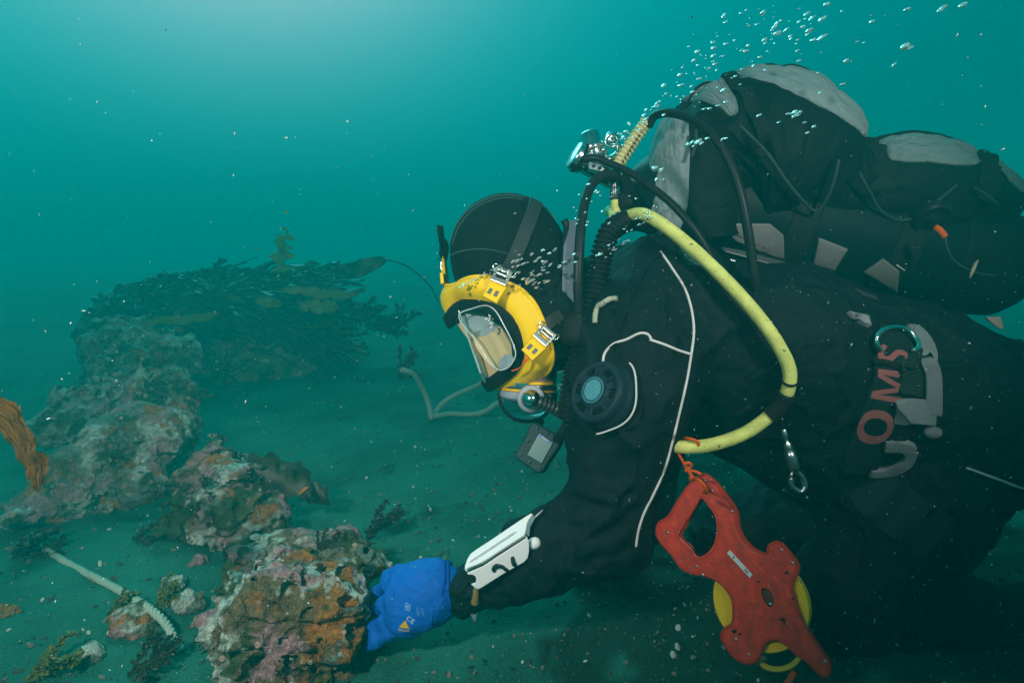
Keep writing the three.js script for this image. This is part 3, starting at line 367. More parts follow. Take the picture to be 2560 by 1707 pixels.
// full-face mask
const yellow = mat([0.86, 0.55, 0.004], 0.42, { bumpMap: clothBump, bumpScale: 0.0006 }), amber = mat([0.74, 0.42, 0.006], 0.5);
const mask = thing('full_face_mask', 'yellow full face diving mask with black rim and clear visor', 'mask', HM(1180, 880, 0));
{
  const loop = (half) => { const a = half.map((q) => HM(q[0], q[1], q[2])), b = half.slice(1, -1).reverse().map((q) => HM(q[0], q[1], -q[2])); return spline([...a, ...b], 96, true).slice(0, 96); };
  const rimHalf = [[1032, 738, 0], [1062, 708, 0.034], [1122, 693, 0.06], [1170, 722, 0.074], [1198, 785, 0.078], [1184, 832, 0.068], [1152, 862, 0.042], [1120, 884, 0]];
  const backHalf = [[1024, 655, 0], [1046, 660, 0.04], [1082, 646, 0.066], [1132, 640, 0.086], [1212, 690, 0.098], [1248, 760, 0.1], [1262, 815, 0.088], [1248, 856, 0.056], [1185, 872, 0]];
  const clear = (p, m) => { for (let k = 0; k < 8; k++) { const d = hoodF(p.x, p.y, p.z); if (d >= m) break; p.addScaledVector(gradient(hoodF, p, 0.004), m - d); } return p; };
  const rim = loop(rimHalf).map((p) => clear(p, 0.009)), back = loop(backHalf).map((p) => clear(p, 0.004)), cen = rim.reduce((a, p) => a.add(p), v3(0, 0, 0)).multiplyScalar(1 / 96), M = 12;
  const shellAt = (off) => gridGeo(M + 1, 96, (i, j) => { const t = i / M, p = back[j].clone().lerp(rim[j], t), o = p.clone().sub(cen); o.addScaledVector(Fd, -o.dot(Fd)).normalize(); return clear(p.addScaledVector(o, 0.012 * Math.sin(Math.PI * t) + off).addScaledVector(Fd, 0.008 * Math.sin(Math.PI * t)), 0.006 + off); }, false, true);
  const frame = part(mask, 'frame', shellAt(0), yellow); part(frame, 'inner_skirt', shellAt(-0.004), amber);
  const lip = part(frame, 'edge_lip', tube(back.filter((_, i) => i % 3 === 0), 0.0035, 120, 8, true), yellow);
  // black rim: a flat band round the window
  const F = frames(rim, true), sec = [[-0.0118, -0.004], [-0.0118, 0.003], [-0.009, 0.0055], [0.009, 0.0055], [0.0118, 0.003], [0.0118, -0.004]];
  part(mask, 'visor_rim', gridGeo(96, 6, (i, j) => { const o = rim[i].clone().sub(cen); o.addScaledVector(F.T[i], -o.dot(F.T[i])).normalize(); let n = F.T[i].clone().cross(o).normalize(); if (n.dot(Fd) < 0) n.negate(); const mixn = n.addScaledVector(o, 0.9).normalize(), w = F.T[i].clone().cross(mixn).normalize(); return rim[i].clone().addScaledVector(w, sec[j][0]).addScaledVector(mixn, sec[j][1] + 0.003); }, true, true), rubber);
  for (const k of [10, 24, 38, 60, 78]) { const o = rim[k].clone().sub(cen).normalize(); part(mask, 'rim_mark', tube([rim[k].clone().addScaledVector(o, 0.004).addScaledVector(Fd, 0.005), rim[k].clone().addScaledVector(o, 0.013).addScaledVector(Fd, -0.002)], 0.0009, 3, 5), yellow); }
  // visor: a flat side window and a flat front pane, tan inner mask and grey pieces behind them, the upper painting in glare
  const glass = phys([0.93, 0.97, 0.96], 0.05, { transmission: 1, thickness: 0, ior: 1.6 });
  const nS = NEAR.clone().multiplyScalar(0.82).addScaledVector(Fd, 0.5).addScaledVector(UP, 0.18).normalize(), oS = HM(1120, 775, 0.088), side = smooth([[1054, 724], [1084, 709], [1118, 702], [1136, 712], [1158, 748], [1180, 794], [1184, 816], [1172, 838], [1150, 850], [1132, 840], [1094, 784]], 44);
  const win = part(mask, 'side_window', slab(side.map((q) => onPlane(q[0], q[1], oS, nS)), oS, nS, 0.003, 0.0008), glass);
  part(win, 'window_edge', tube(side.map((q) => onPlane(q[0], q[1], oS, nS)), 0.0012, 120, 6, true), phys([0.7, 0.78, 0.78], 0.15, { transmission: 0.4, thickness: 0 }));
  const nF = Fd.clone().addScaledVector(NEAR, 0.22).normalize(), fq = (u, v, z) => HM(u, v, z), pane = [fq(1048, 722, 0.062), fq(1050, 722, -0.05), fq(1104, 876, -0.045), fq(1126, 872, 0.03), fq(1134, 842, 0.06)], oF = pane.reduce((m, p) => m.add(p), v3(0, 0, 0)).multiplyScalar(0.2), eA = pane[1].clone().sub(pane[0]).normalize(), nFr = eA.clone().cross(pane[2].clone().sub(pane[0])).normalize(); if (nFr.dot(Fd) < 0) nFr.negate();
  const flatP = pane.map((p) => p.clone().addScaledVector(nFr, -p.clone().sub(oF).dot(nFr)));
  part(mask, 'front_pane', slab(flatP, oF, nFr, 0.003, 0.0008), glass);
  for (const [i, j] of [[0, 1], [1, 2], [2, 3], [3, 4], [4, 0]]) part(mask, 'pane_edge', tube([flatP[i], flatP[j]], 0.0016, 4, 6), phys([0.55, 0.72, 0.7], 0.15, { transmission: 0.4, thickness: 0 }));
  const inner = (pts, back, m, name, th = 0.004) => { const o = oS.clone().addScaledVector(nS, -back); part(mask, name, slab(smooth(pts, 36).map((q) => onPlane(q[0], q[1], o, nS)), o, nS, th, 0.0016), m); };
  inner([[1062, 728], [1092, 712], [1120, 706], [1140, 722], [1150, 748], [1132, 764], [1100, 776], [1082, 764]], 0.03, mat([0.42, 0.44, 0.47], 0.5), 'inner_grey');  // pale grey plate paints the glare at the top of the window
  inner([[1086, 768], [1110, 752], [1146, 742], [1166, 772], [1184, 808], [1176, 838], [1150, 848], [1124, 834]], 0.034, mat([0.74, 0.5, 0.26], 0.5), 'inner_mask', 0.012);
  inner([[1150, 824], [1168, 812], [1180, 822], [1174, 840], [1158, 850], [1146, 842]], 0.02, mat([0.36, 0.38, 0.42], 0.5), 'inner_grey');
  part(mask, 'inner_bulkhead', slab(smooth([[1046, 720], [1120, 694], [1180, 760], [1198, 810], [1180, 850], [1130, 872], [1090, 800]], 40).map((q) => onPlane(q[0], q[1], oS.clone().addScaledVector(nS, -0.05), nS)), oS.clone().addScaledVector(nS, -0.05), nS, 0.006, 0.001), mat([0.5, 0.36, 0.2], 0.7));
  const drop = new THREE.IcosahedronGeometry(1, 1), dm = phys([0.95, 0.97, 0.97], 0.05, { transmission: 0.6, thickness: 0.002, ior: 1.33 }); // beads of water inside the panes
  for (let i = 0; i < 46; i++) { const front = i < 30, a = rnd(), b = rnd(), p = front ? flatP[0].clone().lerp(flatP[1], 0.2 + 0.5 * b).lerp(flatP[3].clone().lerp(flatP[2], 0.2 + 0.5 * b), 0.3 + 0.62 * a) : onPlane(1116 + 18 * a, 722 + 44 * b, oS, nS).addScaledVector(nS, 0.002), s = rr(0.0008, 0.002); part(front ? mask : win, 'water_bead', drop.clone().scale(s, s * 1.4, s).applyMatrix4(new THREE.Matrix4().setPosition(p)), dm); }
  // chin pod, clamp band and exhaust valve
  const dn = UP.clone().multiplyScalar(-1).addScaledVector(RIGHT, -0.05).normalize(), ct = HM(1218, 808, 0);
  part(mask, 'chin_pod', lathe([[0.03, -0.012], [0.047, 0], [0.05, 0.02], [0.0485, 0.055], [0.0485, 0.066]], ct, dn, 40), yellow);
  const cb = HM(1213, 879, 0), clampBand = part(mask, 'clamp_band', lathe([[0.0475, -0.001], [0.0505, 0], [0.0512, 0.004], [0.0505, 0.009], [0.0475, 0.01]], cb, dn, 48), steel);
  part(clampBand, 'clamp_screw', slab([[1183, 878], [1213, 879], [1213, 888], [1183, 887]].map((q) => onPlane(q[0], q[1], HM(1200, 883, 0.0535), NEAR)), HM(1200, 883, 0.0535), NEAR, 0.004, 0.001), chrome);
  part(clampBand, 'band_edge', lathe([[0.047, 0.011], [0.0515, 0.0115], [0.0515, 0.0135], [0.047, 0.014]], cb, dn, 48), amber);
  const second = thing('mask_regulator', 'silver second stage regulator with clear cover under the mask chin', 'regulator', HM(1215, 950, 0)), body = cb.clone().addScaledVector(dn, 0.012);
  part(second, 'housing', lathe([[0.0495, 0], [0.0495, 0.012], [0.044, 0.018], [0.03, 0.022], [0.001, 0.024]], body, dn, 40), mat([0.33, 0.36, 0.4], 0.35));
  part(second, 'clear_cover', lathe([[0.049, 0.008], [0.047, 0.024], [0.04, 0.038], [0.026, 0.049], [0.001, 0.053]], body, dn, 36), phys([0.75, 0.85, 0.86], 0.06, { transmission: 1, thickness: 0, ior: 1.45 }));
  part(second, 'cover_ring', tube(Array.from({ length: 20 }, (_, i) => { const a = Math.PI * (i / 19), c = body.clone().addScaledVector(dn, 0.006); return c.addScaledVector(RIGHT, -Math.cos(a) * 0.05).addScaledVector(dn, Math.sin(a) * 0.05).addScaledVector(NEAR, 0.004); }), 0.0032, 50, 8), rubber);
  const ball = V(1220, 917, 1.028); part(second, 'ball_joint', new THREE.SphereGeometry(0.0165, 28, 20).applyMatrix4(new THREE.Matrix4().setPosition(ball)), mat([0.8, 0.8, 0.8], 0.14, { metalness: 1 }));
  part(second, 'ball_seat', lathe([[0.017, -0.016], [0.023, -0.014], [0.023, -0.004], [0.017, -0.002]], ball, NEAR, 28), mat([0.36, 0.38, 0.42], 0.4));
  part(second, 'purge_pin', lathe([[0.001, 0], [0.005, 0], [0.005, 0.012], [0.001, 0.012]], HM(1173, 905, 0.03), UP, 12), steel);
  part(second, 'hose_fitting', tube([ball, V(1245, 926, 1.03), V(1275, 938, 1.035), V(1310, 958, 1.05)], (t) => 0.0095 + (Math.sin(t * 70) > 0.2 ? 0.0022 : 0), 90, 16), mat([0.10, 0.11, 0.115], 0.3, { metalness: 0.7 }));
  // strap lugs, wire buckles, straps
  const lugF = (x, y, z) => 1; // (surveyed directly)
  const lug = (u, v, z, ang, name) => { const O = HM(u, v, z), ax = RIGHT.clone().multiplyScalar(Math.cos(ang)).addScaledVector(UP, Math.sin(ang)), nr = NEAR.clone().addScaledVector(UP, 0.35).addScaledVector(RIGHT, -0.1).normalize(), e1 = ax.addScaledVector(nr, -ax.dot(nr)).normalize(), e2 = nr.clone().cross(e1), q = (a, b) => O.clone().addScaledVector(e1, a).addScaledVector(e2, b); const l = part(mask, 'strap_lug', slab([q(-0.018, -0.013), q(0.016, -0.015), q(0.021, -0.006), q(0.021, 0.008), q(0.015, 0.014), q(-0.016, 0.013)], O, nr, 0.008, 0.002), yellow);
    for (const b of [-0.005, 0.006]) part(l, 'slot', slab([q(-0.009, b - 0.003), q(0.001, b - 0.003), q(0.001, b + 0.003), q(-0.009, b + 0.003)], O.clone().addScaledVector(nr, 0.004), nr, 0.0012, 0.0004), mat([0.13, 0.14, 0.14], 0.5));
    const bo = O.clone().addScaledVector(nr, 0.008).addScaledVector(e1, 0.024), qq = (a, b, c = 0) => bo.clone().addScaledVector(e1, a).addScaledVector(e2, b).addScaledVector(nr, c), bk = part(mask, 'buckle', slab([qq(-0.012, -0.014), qq(0.014, -0.014), qq(0.014, 0.014), qq(-0.012, 0.014)], bo, nr, 0.004, 0.001, [[qq(-0.004, -0.009), qq(0.008, -0.009), qq(0.008, 0.009), qq(-0.004, 0.009)]]), steel); for (const s of [-1, 1]) part(bk, 'wire', tube([qq(0.004, 0.013 * s), qq(0.009, 0.019 * s, 0.002), qq(0.015, 0.018 * s, 0.003), qq(0.016, 0.013 * s)], 0.0012, 14, 6), chrome); part(bk, 'roller', tube([qq(0.002, -0.012, 0.003), qq(0.002, 0.012, 0.003)], 0.0028, 4, 8), steel); return bo; };
  lug(1141, 682, 0.122, 1.15); lug(1222, 798, 0.115, 0.85);
  const L = laid(hoodF, [[1232, 458], [1222, 490], [1206, 530], [1190, 570], [1172, 610], [1152, 645]], 24, 0.0035); part(mask, 'crown_strap', ribbon(L.P, L.N, 0.023, 0.0035, 48), mat([0.022, 0.033, 0.034], 0.6));
  const L2 = laid(hoodF, [[1238, 770], [1265, 740], [1290, 722]], 12, 0.004); if (L2.P.length > 3) part(mask, 'cheek_strap', ribbon(L2.P, L2.N, 0.02, 0.0035, 20), rubber);
  part(mask, 'strap_tail', ribbon([V(1015, 598, 1.12), V(1017, 565, 1.125), V(1012, 535, 1.13), V(1011, 518, 1.13)], RIGHT.clone().addScaledVector(NEAR, 0.7), 0.016, 0.003, 16), rubber);
  part(mask, 'strap_tail', ribbon([V(1018, 606, 1.12), V(1024, 580, 1.125), V(1024, 560, 1.13), V(1012, 545, 1.13)], RIGHT.clone().addScaledVector(NEAR, 1.2), 0.01, 0.003, 16), rubber);
  part(mask, 'buckle', tube([V(1003, 583, 1.12), V(1008, 588, 1.115), V(1013, 600, 1.11), V(1012, 612, 1.11), V(1014, 622, 1.11)], 0.0016, 20, 6), chrome);
  part(mask, 'strap_lug', slab([[1012, 628], [1020, 628], [1022, 652], [1014, 654]].map((q) => onPlane(q[0], q[1], HM(1016, 640, 0), NEAR)), HM(1016, 640, 0), NEAR, 0.03, 0.002), yellow);
  part(mask, 'brow_fin', slab([[1019, 590], [1024, 600], [1028, 640], [1040, 668], [1050, 690], [1040, 706], [1026, 672], [1017, 640]].map((q) => onPlane(q[0], q[1], HM(1030, 640, -0.03), NEAR)), HM(1030, 640, -0.03), NEAR, 0.05, 0.003), yellow);
  part(mask, 'lanyard', tube([V(1232, 806, 0.975), V(1215, 822, 0.972), V(1202, 836, 0.975), V(1207, 824, 0.972), V(1214, 806, 0.974), V(1222, 795, 0.974)], 0.0014, 40, 6), orange);
  part(mask, 'lanyard', tube([V(1203, 836, 0.975), V(1192, 846, 0.985), V(1175, 852, 0.99)], 0.001, 14, 6), orange);
}
console.log('mask done');

// glove
const gzm = (x, y, d) => V((860 + x * 0.3401) / K, (1180 + y * 0.3401) / K, d);
{
  const c = (...q) => { const o = []; for (let i = 0; i + 1 < q.length; i++) o.push(caps(gzm(q[i][0], q[i][1], q[i][2]), gzm(q[i + 1][0], q[i + 1][1], q[i + 1][2]), q[i][3], q[i + 1][3])); return o; };
  const palm = [...c([720, 850, 0.965, 0.034], [600, 880, 0.965, 0.036]), ...c([620, 820, 0.97, 0.03], [450, 790, 0.985, 0.022]), ...c([620, 870, 0.965, 0.033], [440, 900, 0.97, 0.024]), ...c([620, 920, 0.962, 0.032], [440, 1010, 0.958, 0.023]), ...c([630, 950, 0.962, 0.03], [460, 1110, 0.955, 0.021])];
  const fingers = [c([450, 790, 0.985, 0.0125], [330, 830, 1.005, 0.0115], [230, 900, 1.035, 0.0105], [180, 980, 1.05, 0.009]), c([440, 900, 0.97, 0.013], [300, 970, 0.985, 0.012], [190, 1040, 1.015, 0.0105], [140, 1110, 1.035, 0.009]), c([440, 1010, 0.958, 0.0125], [300, 1095, 0.965, 0.0115], [185, 1165, 0.985, 0.010], [120, 1225, 1.005, 0.009]), c([460, 1110, 0.955, 0.011], [340, 1185, 0.955, 0.010], [240, 1240, 0.965, 0.0095], [170, 1280, 0.975, 0.0085]), c([600, 790, 0.985, 0.018], [500, 735, 1.005, 0.014], [400, 740, 1.02, 0.0115], [320, 770, 1.03, 0.0105])];
  const all = [...palm, ...fingers.flat()], pu = union(palm, 0.03), fu = fingers.map((f) => union(f, 0.006));
  const f = (x, y, z) => { let d = pu(x, y, z); for (const g of fu) d = smin(d, g(x, y, z), 0.009); return d + 0.0016 * N3(x * 30, y * 30, z * 30) - 0.0012 * Math.pow(1 - Math.abs(N3(x * 22, y * 40, z * 22)), 4); };
  const blue = mat([0.008, 0.13, 0.55], 0.5, { bumpMap: grainBump, bumpScale: 0.0006 });
  const glove = part(person, 'glove', boxUV(nets(f, boundsOf(all, 0.012), 0.0032), 0.05), blue, 'bright blue rubber work glove');
  part(glove, 'knit_cuff', tube([gzm(620, 865, 0.965), gzm(680, 858, 0.965), gzm(740, 850, 0.965), gzm(800, 842, 0.965)], (t, a) => 0.0372 + 0.003 * Math.abs(t - 0.45) + 0.0017 * Math.sin(t * 62) + 0.0008 * Math.sin(a * 3 + t * 4), 70, 40), mat([0.008, 0.14, 0.56], 0.7));
  part(glove, 'cuff_fold', tube(Array.from({ length: 20 }, (_, i) => { const a = i / 20 * 6.2832; return gzm(735, 850, 0.965).addScaledVector(UP, 0.039 * Math.cos(a)).addScaledVector(NEAR, 0.039 * Math.sin(a)).addScaledVector(RIGHT, 0.005 * Math.sin(a * 2)); }), 0.0022, 60, 8, true), mat([0.004, 0.05, 0.3], 0.7));
  // printed marks on the back of the hand: a real plate of print following the glove
  const cv = document.createElement('canvas'); cv.width = 512; cv.height = 512; const x = cv.getContext('2d'); x.fillStyle = '#1665c4'; x.fillRect(0, 0, 512, 512); x.strokeStyle = '#9fc0dc'; x.fillStyle = '#9fc0dc'; x.lineWidth = 7; x.strokeRect(90, 60, 70, 40); x.strokeRect(90, 105, 70, 40); x.beginPath(); x.moveTo(125, 60); x.lineTo(125, 145); x.stroke();
  x.font = 'bold 110px sans-serif'; x.save(); x.translate(120, 285); x.rotate(0.35); x.fillText('C', 0, 0); x.fillText('E', 72, 8); x.restore(); x.font = '26px sans-serif'; for (let i = 0; i < 3; i++) { x.save(); x.translate(250 + i * 42, 60); x.rotate(1.2); x.fillText(['EN 388:2016', '4 1 2 1 X', 'CAT II 0321'][i], 0, 0); x.restore(); }
  x.fillStyle = '#e0b21c'; x.beginPath(); x.moveTo(120, 300); x.lineTo(200, 430); x.lineTo(40, 430); x.closePath(); x.fill(); x.font = 'bold 48px sans-serif'; x.fillText('SHOWA', 30, 488);
  const t = new THREE.CanvasTexture(cv); t.colorSpace = THREE.SRGBColorSpace; t.magFilter = THREE.LinearFilter;
  const m0 = hit(f, (860 + 520 * 0.3401) / K, (1180 + 1080 * 0.3401) / K);
  if (m0) { const n = m0.n, e1 = RIGHT.clone().addScaledVector(UP, -0.15); e1.addScaledVector(n, -e1.dot(n)).normalize(); const e2 = n.clone().cross(e1), S = 0.052, R = 14; const pts = []; for (let i = 0; i <= R; i++) for (let j = 0; j <= R; j++) { const p = m0.p.clone().addScaledVector(e1, (j / R - 0.5) * S).addScaledVector(e2, (i / R - 0.5) * S); for (let k = 0; k < 5; k++) p.addScaledVector(n, -f(p.x, p.y, p.z)); pts.push(p.addScaledVector(n, 0.0012)); }
    part(glove, 'printed_marking', gridGeo(R + 1, R + 1, (i, j) => pts[i * (R + 1) + j]), mat([1, 1, 1], 0.55, { map: t, transparent: false })); }
}
// shoulder vent valve, piping and pocket details of the suit
{
  const ax = RIGHT.clone().multiplyScalar(-0.72).addScaledVector(UP, 0.36).addScaledVector(NEAR, 0.66).normalize(), O = hit(suitF, 1388, 908).p.addScaledVector(ax, -0.004), bl = mat([0.012, 0.026, 0.036], 0.5), valve = part(person, 'vent_valve', lathe([[0.058, -0.006], [0.06, 0.002], [0.055, 0.008], [0.053, 0.014], [0.054, 0.022], [0.05, 0.027], [0.044, 0.0285], [0.043, 0.025], [0.027, 0.026], [0.026, 0.03], [0.0, 0.031]].map((w) => [w[0] * 0.86, w[1]]), O, ax, 56), bl);
  const x = UP.clone().addScaledVector(ax, -UP.dot(ax)).normalize(), y = ax.clone().cross(x), q = (a, r, h) => O.clone().addScaledVector(ax, h).addScaledVector(x, Math.cos(a) * r * 0.86).addScaledVector(y, Math.sin(a) * r * 0.86);
  for (let k = 0; k < 6; k++) { const a0 = k / 6 * 6.2832 + 0.3; for (let m = 0; m < 3; m++) { const a = a0 + m * 0.17; part(valve, 'vent_slot', slab([q(a - 0.05, 0.031, 0.0262), q(a + 0.05, 0.031, 0.0262), q(a + 0.055, 0.041, 0.0262), q(a - 0.055, 0.041, 0.0262)], q(a, 0.036, 0.0262), ax, 0.003, 0.0005), mat([0.002, 0.003, 0.004], 0.8)); } part(valve, 'rib', slab([q(a0 - 0.25, 0.027, 0.027), q(a0 - 0.1, 0.027, 0.027), q(a0 - 0.12, 0.044, 0.027), q(a0 - 0.23, 0.044, 0.027)], q(a0 - 0.17, 0.036, 0.027), ax, 0.006, 0.001), bl); }
  const cv = document.createElement('canvas'); cv.width = cv.height = 256; const c = cv.getContext('2d'); c.fillStyle = '#16323e'; c.fillRect(0, 0, 256, 256); c.strokeStyle = '#5f9aa4'; c.lineWidth = 13; c.setLineDash([9, 6]); c.beginPath(); c.arc(128, 128, 106, 0, 7); c.stroke(); c.setLineDash([]); c.fillStyle = '#4f8e99'; c.beginPath(); c.arc(128, 128, 88, 0, 7); c.fill(); for (let i = 0; i < 900; i++) { const a = rnd() * 7, r = 90 * Math.sqrt(rnd()); c.fillStyle = ['#7fb4bb', '#2f6975', '#3f7e8a'][i % 3]; c.fillRect(128 + r * Math.cos(a), 128 + r * Math.sin(a), rr(2, 7), rr(1, 3)); }
  const t = new THREE.CanvasTexture(cv); t.colorSpace = THREE.SRGBColorSpace; t.magFilter = THREE.LinearFilter;
  const g = gridGeo(8, 33, (i, j) => q(j / 32 * 6.2832, 0.0255 * (i + 0.001) / 7, 0.0325 - 0.0012 * (i / 7) ** 2), false, false, (i, j) => [0.5 + 0.5 * i / 7 * Math.cos(j / 32 * 6.2832), 0.5 + 0.5 * i / 7 * Math.sin(j / 32 * 6.2832)]); part(valve, 'cap_disc', g, mat([1, 1, 1], 0.5, { map: t }));
  part(valve, 'white_cord', tube(Array.from({ length: 22 }, (_, i) => q(-0.2 - i / 21 * 2.9, 0.0665 + 0.003 * Math.sin(i * 0.6), 0.004)), 0.0015, 60, 7), whiteCord);
  const cord = (uv, r = 0.0022, n = 46) => { const L = laid(suitF, uv, n, r * 0.5); if (L.P.length > 2) part(person, 'piping', tube(L.P, r, L.P.length * 2, 7), whiteCord); };
  cord([[1518, 578], [1545, 618], [1572, 662], [1588, 712], [1593, 762], [1588, 812]], 0.002); cord([[1588, 812], [1578, 870], [1562, 940], [1545, 1010], [1525, 1080], [1500, 1135], [1478, 1180], [1466, 1215], [1460, 1255]], 0.0019); cord([[1492, 780], [1530, 793], [1562, 806], [1588, 814]], 0.002, 20); cord([[1385, 836], [1390, 812], [1410, 790], [1440, 780], [1470, 766], [1488, 768], [1496, 778]], 0.002, 30); cord([[2220, 1074], [2270, 1092], [2320, 1110], [2370, 1128]], 0.0022, 20);
  const L = laid(suitF, [[1372, 745], [1374, 722], [1384, 702], [1402, 694], [1420, 691]], 26, 0.006); part(person, 'cord_grip', tube(L.P, (t) => 0.0036 + 0.0009 * Math.sin(t * 120), 120, 10), mat([0.4, 0.44, 0.33], 0.6));
  // raised shoulder seam, cuff band
  const S = laid(suitF, [[1405, 800], [1430, 720], [1460, 650], [1490, 600], [1520, 580]], 30, 0.001); part(person, 'shoulder_seam', ribbon(S.P, S.N, 0.014, 0.003, 40), suitMat);
  // name printed on the back of the suit, partly under the hose
  const nm = document.createElement('canvas'); nm.width = 256; nm.height = 128; const z = nm.getContext('2d'); z.fillStyle = '#0b2422'; z.fillRect(0, 0, 256, 128); z.strokeStyle = '#5c8f86'; z.lineWidth = 3; z.font = '100px sans-serif'; z.strokeText('RSN', 14, 98); const nt = new THREE.CanvasTexture(nm); nt.colorSpace = THREE.SRGBColorSpace; nt.magFilter = THREE.LinearFilter;
  const h = hit(suitF, 1592, 598); if (h) { const P = [[1572, 566], [1582, 586], [1592, 606], [1600, 622]].map((w) => hit(suitF, w[0], w[1])).filter(Boolean); if (P.length > 2) part(person, 'printed_name', ribbon(P.map((w) => w.p.addScaledVector(w.n, 0.0015)), P.map((w) => w.n), 0.03, 0.001, 20), mat([1, 1, 1], 0.8, { map: nt })); }
}
console.log('diver done');

// ------------------------------------------------------------------ buoyancy wing
const wingPts = [[1612, 560, 92], [1600, 500, 112], [1598, 440, 120], [1632, 378, 146], [1690, 350, 172], [1765, 350, 182], [1848, 380, 162], [1912, 420, 120], [1980, 432, 104], [2070, 430, 119], [2170, 447, 113], [2255, 462, 92], [2305, 468, 64], [2338, 474, 26]], WD = 1.125, pxm = K / FPX;
{
  const wing = thing('buoyancy_wing', 'inflated black buoyancy wing with grey upper panels on the diver back', 'buoyancy wing', V(1800, 560, WD)), crv = new THREE.CatmullRomCurve3(wingPts.map((p) => V(p[0], p[1], WD)), false, 'centripetal'), rc = new THREE.CatmullRomCurve3(wingPts.map((p) => v3(p[2] * pxm * WD, 0, 0)), false, 'centripetal');
  const bands = [0.245, 0.302, 0.608, 0.79], pinch = (s) => bands.reduce((a, b, i) => a - (i === 0 ? 0.03 : 0.05) * Math.exp(-Math.pow((s - b) / 0.016, 2)), 1);
  const at = (s, th, lift) => { const c = crv.getPoint(s), T = crv.getTangent(s), n = NEAR.clone().cross(T).normalize().multiplyScalar(1), B = NEAR; let r = rc.getPoint(s).x * pinch(s); const nb = Math.min(...bands.map((b) => Math.abs(s - b))); r *= 1 + 0.02 * N3(s * 9, th * 1.3, 2) + 0.05 * Math.exp(-nb / 0.035) * Math.sin(th * 11 + 5 * N3(s * 14, 2, th)) - 0.03 * Math.pow(1 - Math.abs(N3(s * 12 + th * 1.2, th * 1.1 - s * 5, 9)), 5) + 0.006 * N3(s * 34, th * 4, 5); return c.clone().addScaledVector(n, Math.cos(th) * (r + lift)).addScaledVector(B, Math.sin(th) * (r * 0.92 + lift)); };
  const nS = 260, nT = 96; part(wing, 'bladder', gridGeo(nS + 1, nT + 1, (i, j) => at(0.0005 + 0.999 * i / nS, j / nT * 2 * Math.PI, 0)), mat([0.003, 0.0075, 0.0095], 0.7));
  // grey panels sewn over the bladder: own cloth with a sewn-down edge
  const panel = (s0, s1, t0, t1, shape = 0.5) => { const R = 80, Q = 40; return gridGeo(R + 1, Q + 3, (i, j) => { const a = i / R, s = lerp(s0, s1, a), w = Math.pow(Math.sin(Math.PI * clamp(a * 0.94 + 0.03, 0, 1)), shape), k = clamp(j - 1, 0, Q) / Q, edge = j === 0 || j === Q + 2 || i === 0 || i === R, th = lerp(t0, lerp(t0 + 0.12, t1, w), k); return at(s, th, edge ? -0.002 : 0.0025); }); };
  for (const q of [[0.02, 0.238, -0.5, 1.2, 0.22], [0.252, 0.293, -0.3, 1.25, 0.3], [0.312, 0.545, -0.2, 1.25, 0.3], [0.622, 0.775, 0.45, 1.36, 0.2], [0.808, 0.985, 0.3, 1.42, 0.25]]) part(wing, 'grey_panel', panel(...q), greyCloth);
  part(wing, 'edge_piping', tube(Array.from({ length: 60 }, (_, i) => at(0.24 + 0.7 * i / 59, 0.3, 0.002)), 0.0035, 160, 8), rubberMatte);
  const strapAt = (s, w) => { const P = [], Q = []; for (let i = 0; i <= 26; i++) { const th = lerp(-0.9, 1.9, i / 26), p = at(s, th, 0.004); P.push(p); Q.push(p.clone().sub(crv.getPoint(s)).normalize()); } return ribbon(P, Q, w, 0.003, 40); };
  for (const [s, w] of [[0.302, 0.022], [0.608, 0.045], [0.791, 0.04]]) part(wing, 'band', strapAt(s, w), webBlack);
  const wl = []; for (let i = 0; i < 40; i++) { const a = crv.getPoint(i / 40), b = crv.getPoint((i + 1) / 40); wl.push(caps(a, b, rc.getPoint(i / 40).x, rc.getPoint((i + 1) / 40).x)); }
  const wf0 = union(wl, 0.01), wf = (x, y, z) => wf0(x, y, z); const bung = mat([0.035, 0.055, 0.055], 0.6);
  for (const uv of [[[1700, 290], [1760, 350], [1810, 420], [1850, 465], [1872, 482], [1895, 460], [1915, 410], [1925, 365]], [[1970, 395], [1995, 440], [2020, 480], [2060, 502], [2100, 498], [2150, 462], [2195, 425]], [[2235, 430], [2260, 445], [2290, 470]], [[1600, 300], [1600, 330], [1590, 360]]]) { const L = laid(wf, uv, 40, 0.003); if (L.P.length > 3) part(wing, 'bungee', tube(L.P, 0.0028, 80, 7), bung); }
  const dv = hit(wf, 2140, 500); if (dv) { const v = part(wing, 'dump_valve', lathe([[0.034, -0.004], [0.034, 0.006], [0.028, 0.012], [0.026, 0.012], [0.024, 0.008], [0.012, 0.009], [0.01, 0.014], [0.0, 0.015]], dv.p, dv.n, 36), mat([0.010, 0.016, 0.021], 0.45)); part(v, 'pull_toggle', tube([V(2149, 522, 0.985), V(2160, 530, 0.98), V(2171, 544, 0.98)], 0.0055, 12, 10), orange, 'bright orange pull toggle'); part(v, 'pull_cord', tube([V(2171, 544, 0.98), V(2178, 575, 0.98), V(2192, 598, 0.985), V(2230, 622, 1.0), V(2290, 634, 1.03)], 0.0022, 40, 7), bung); }
}
console.log('wing done');
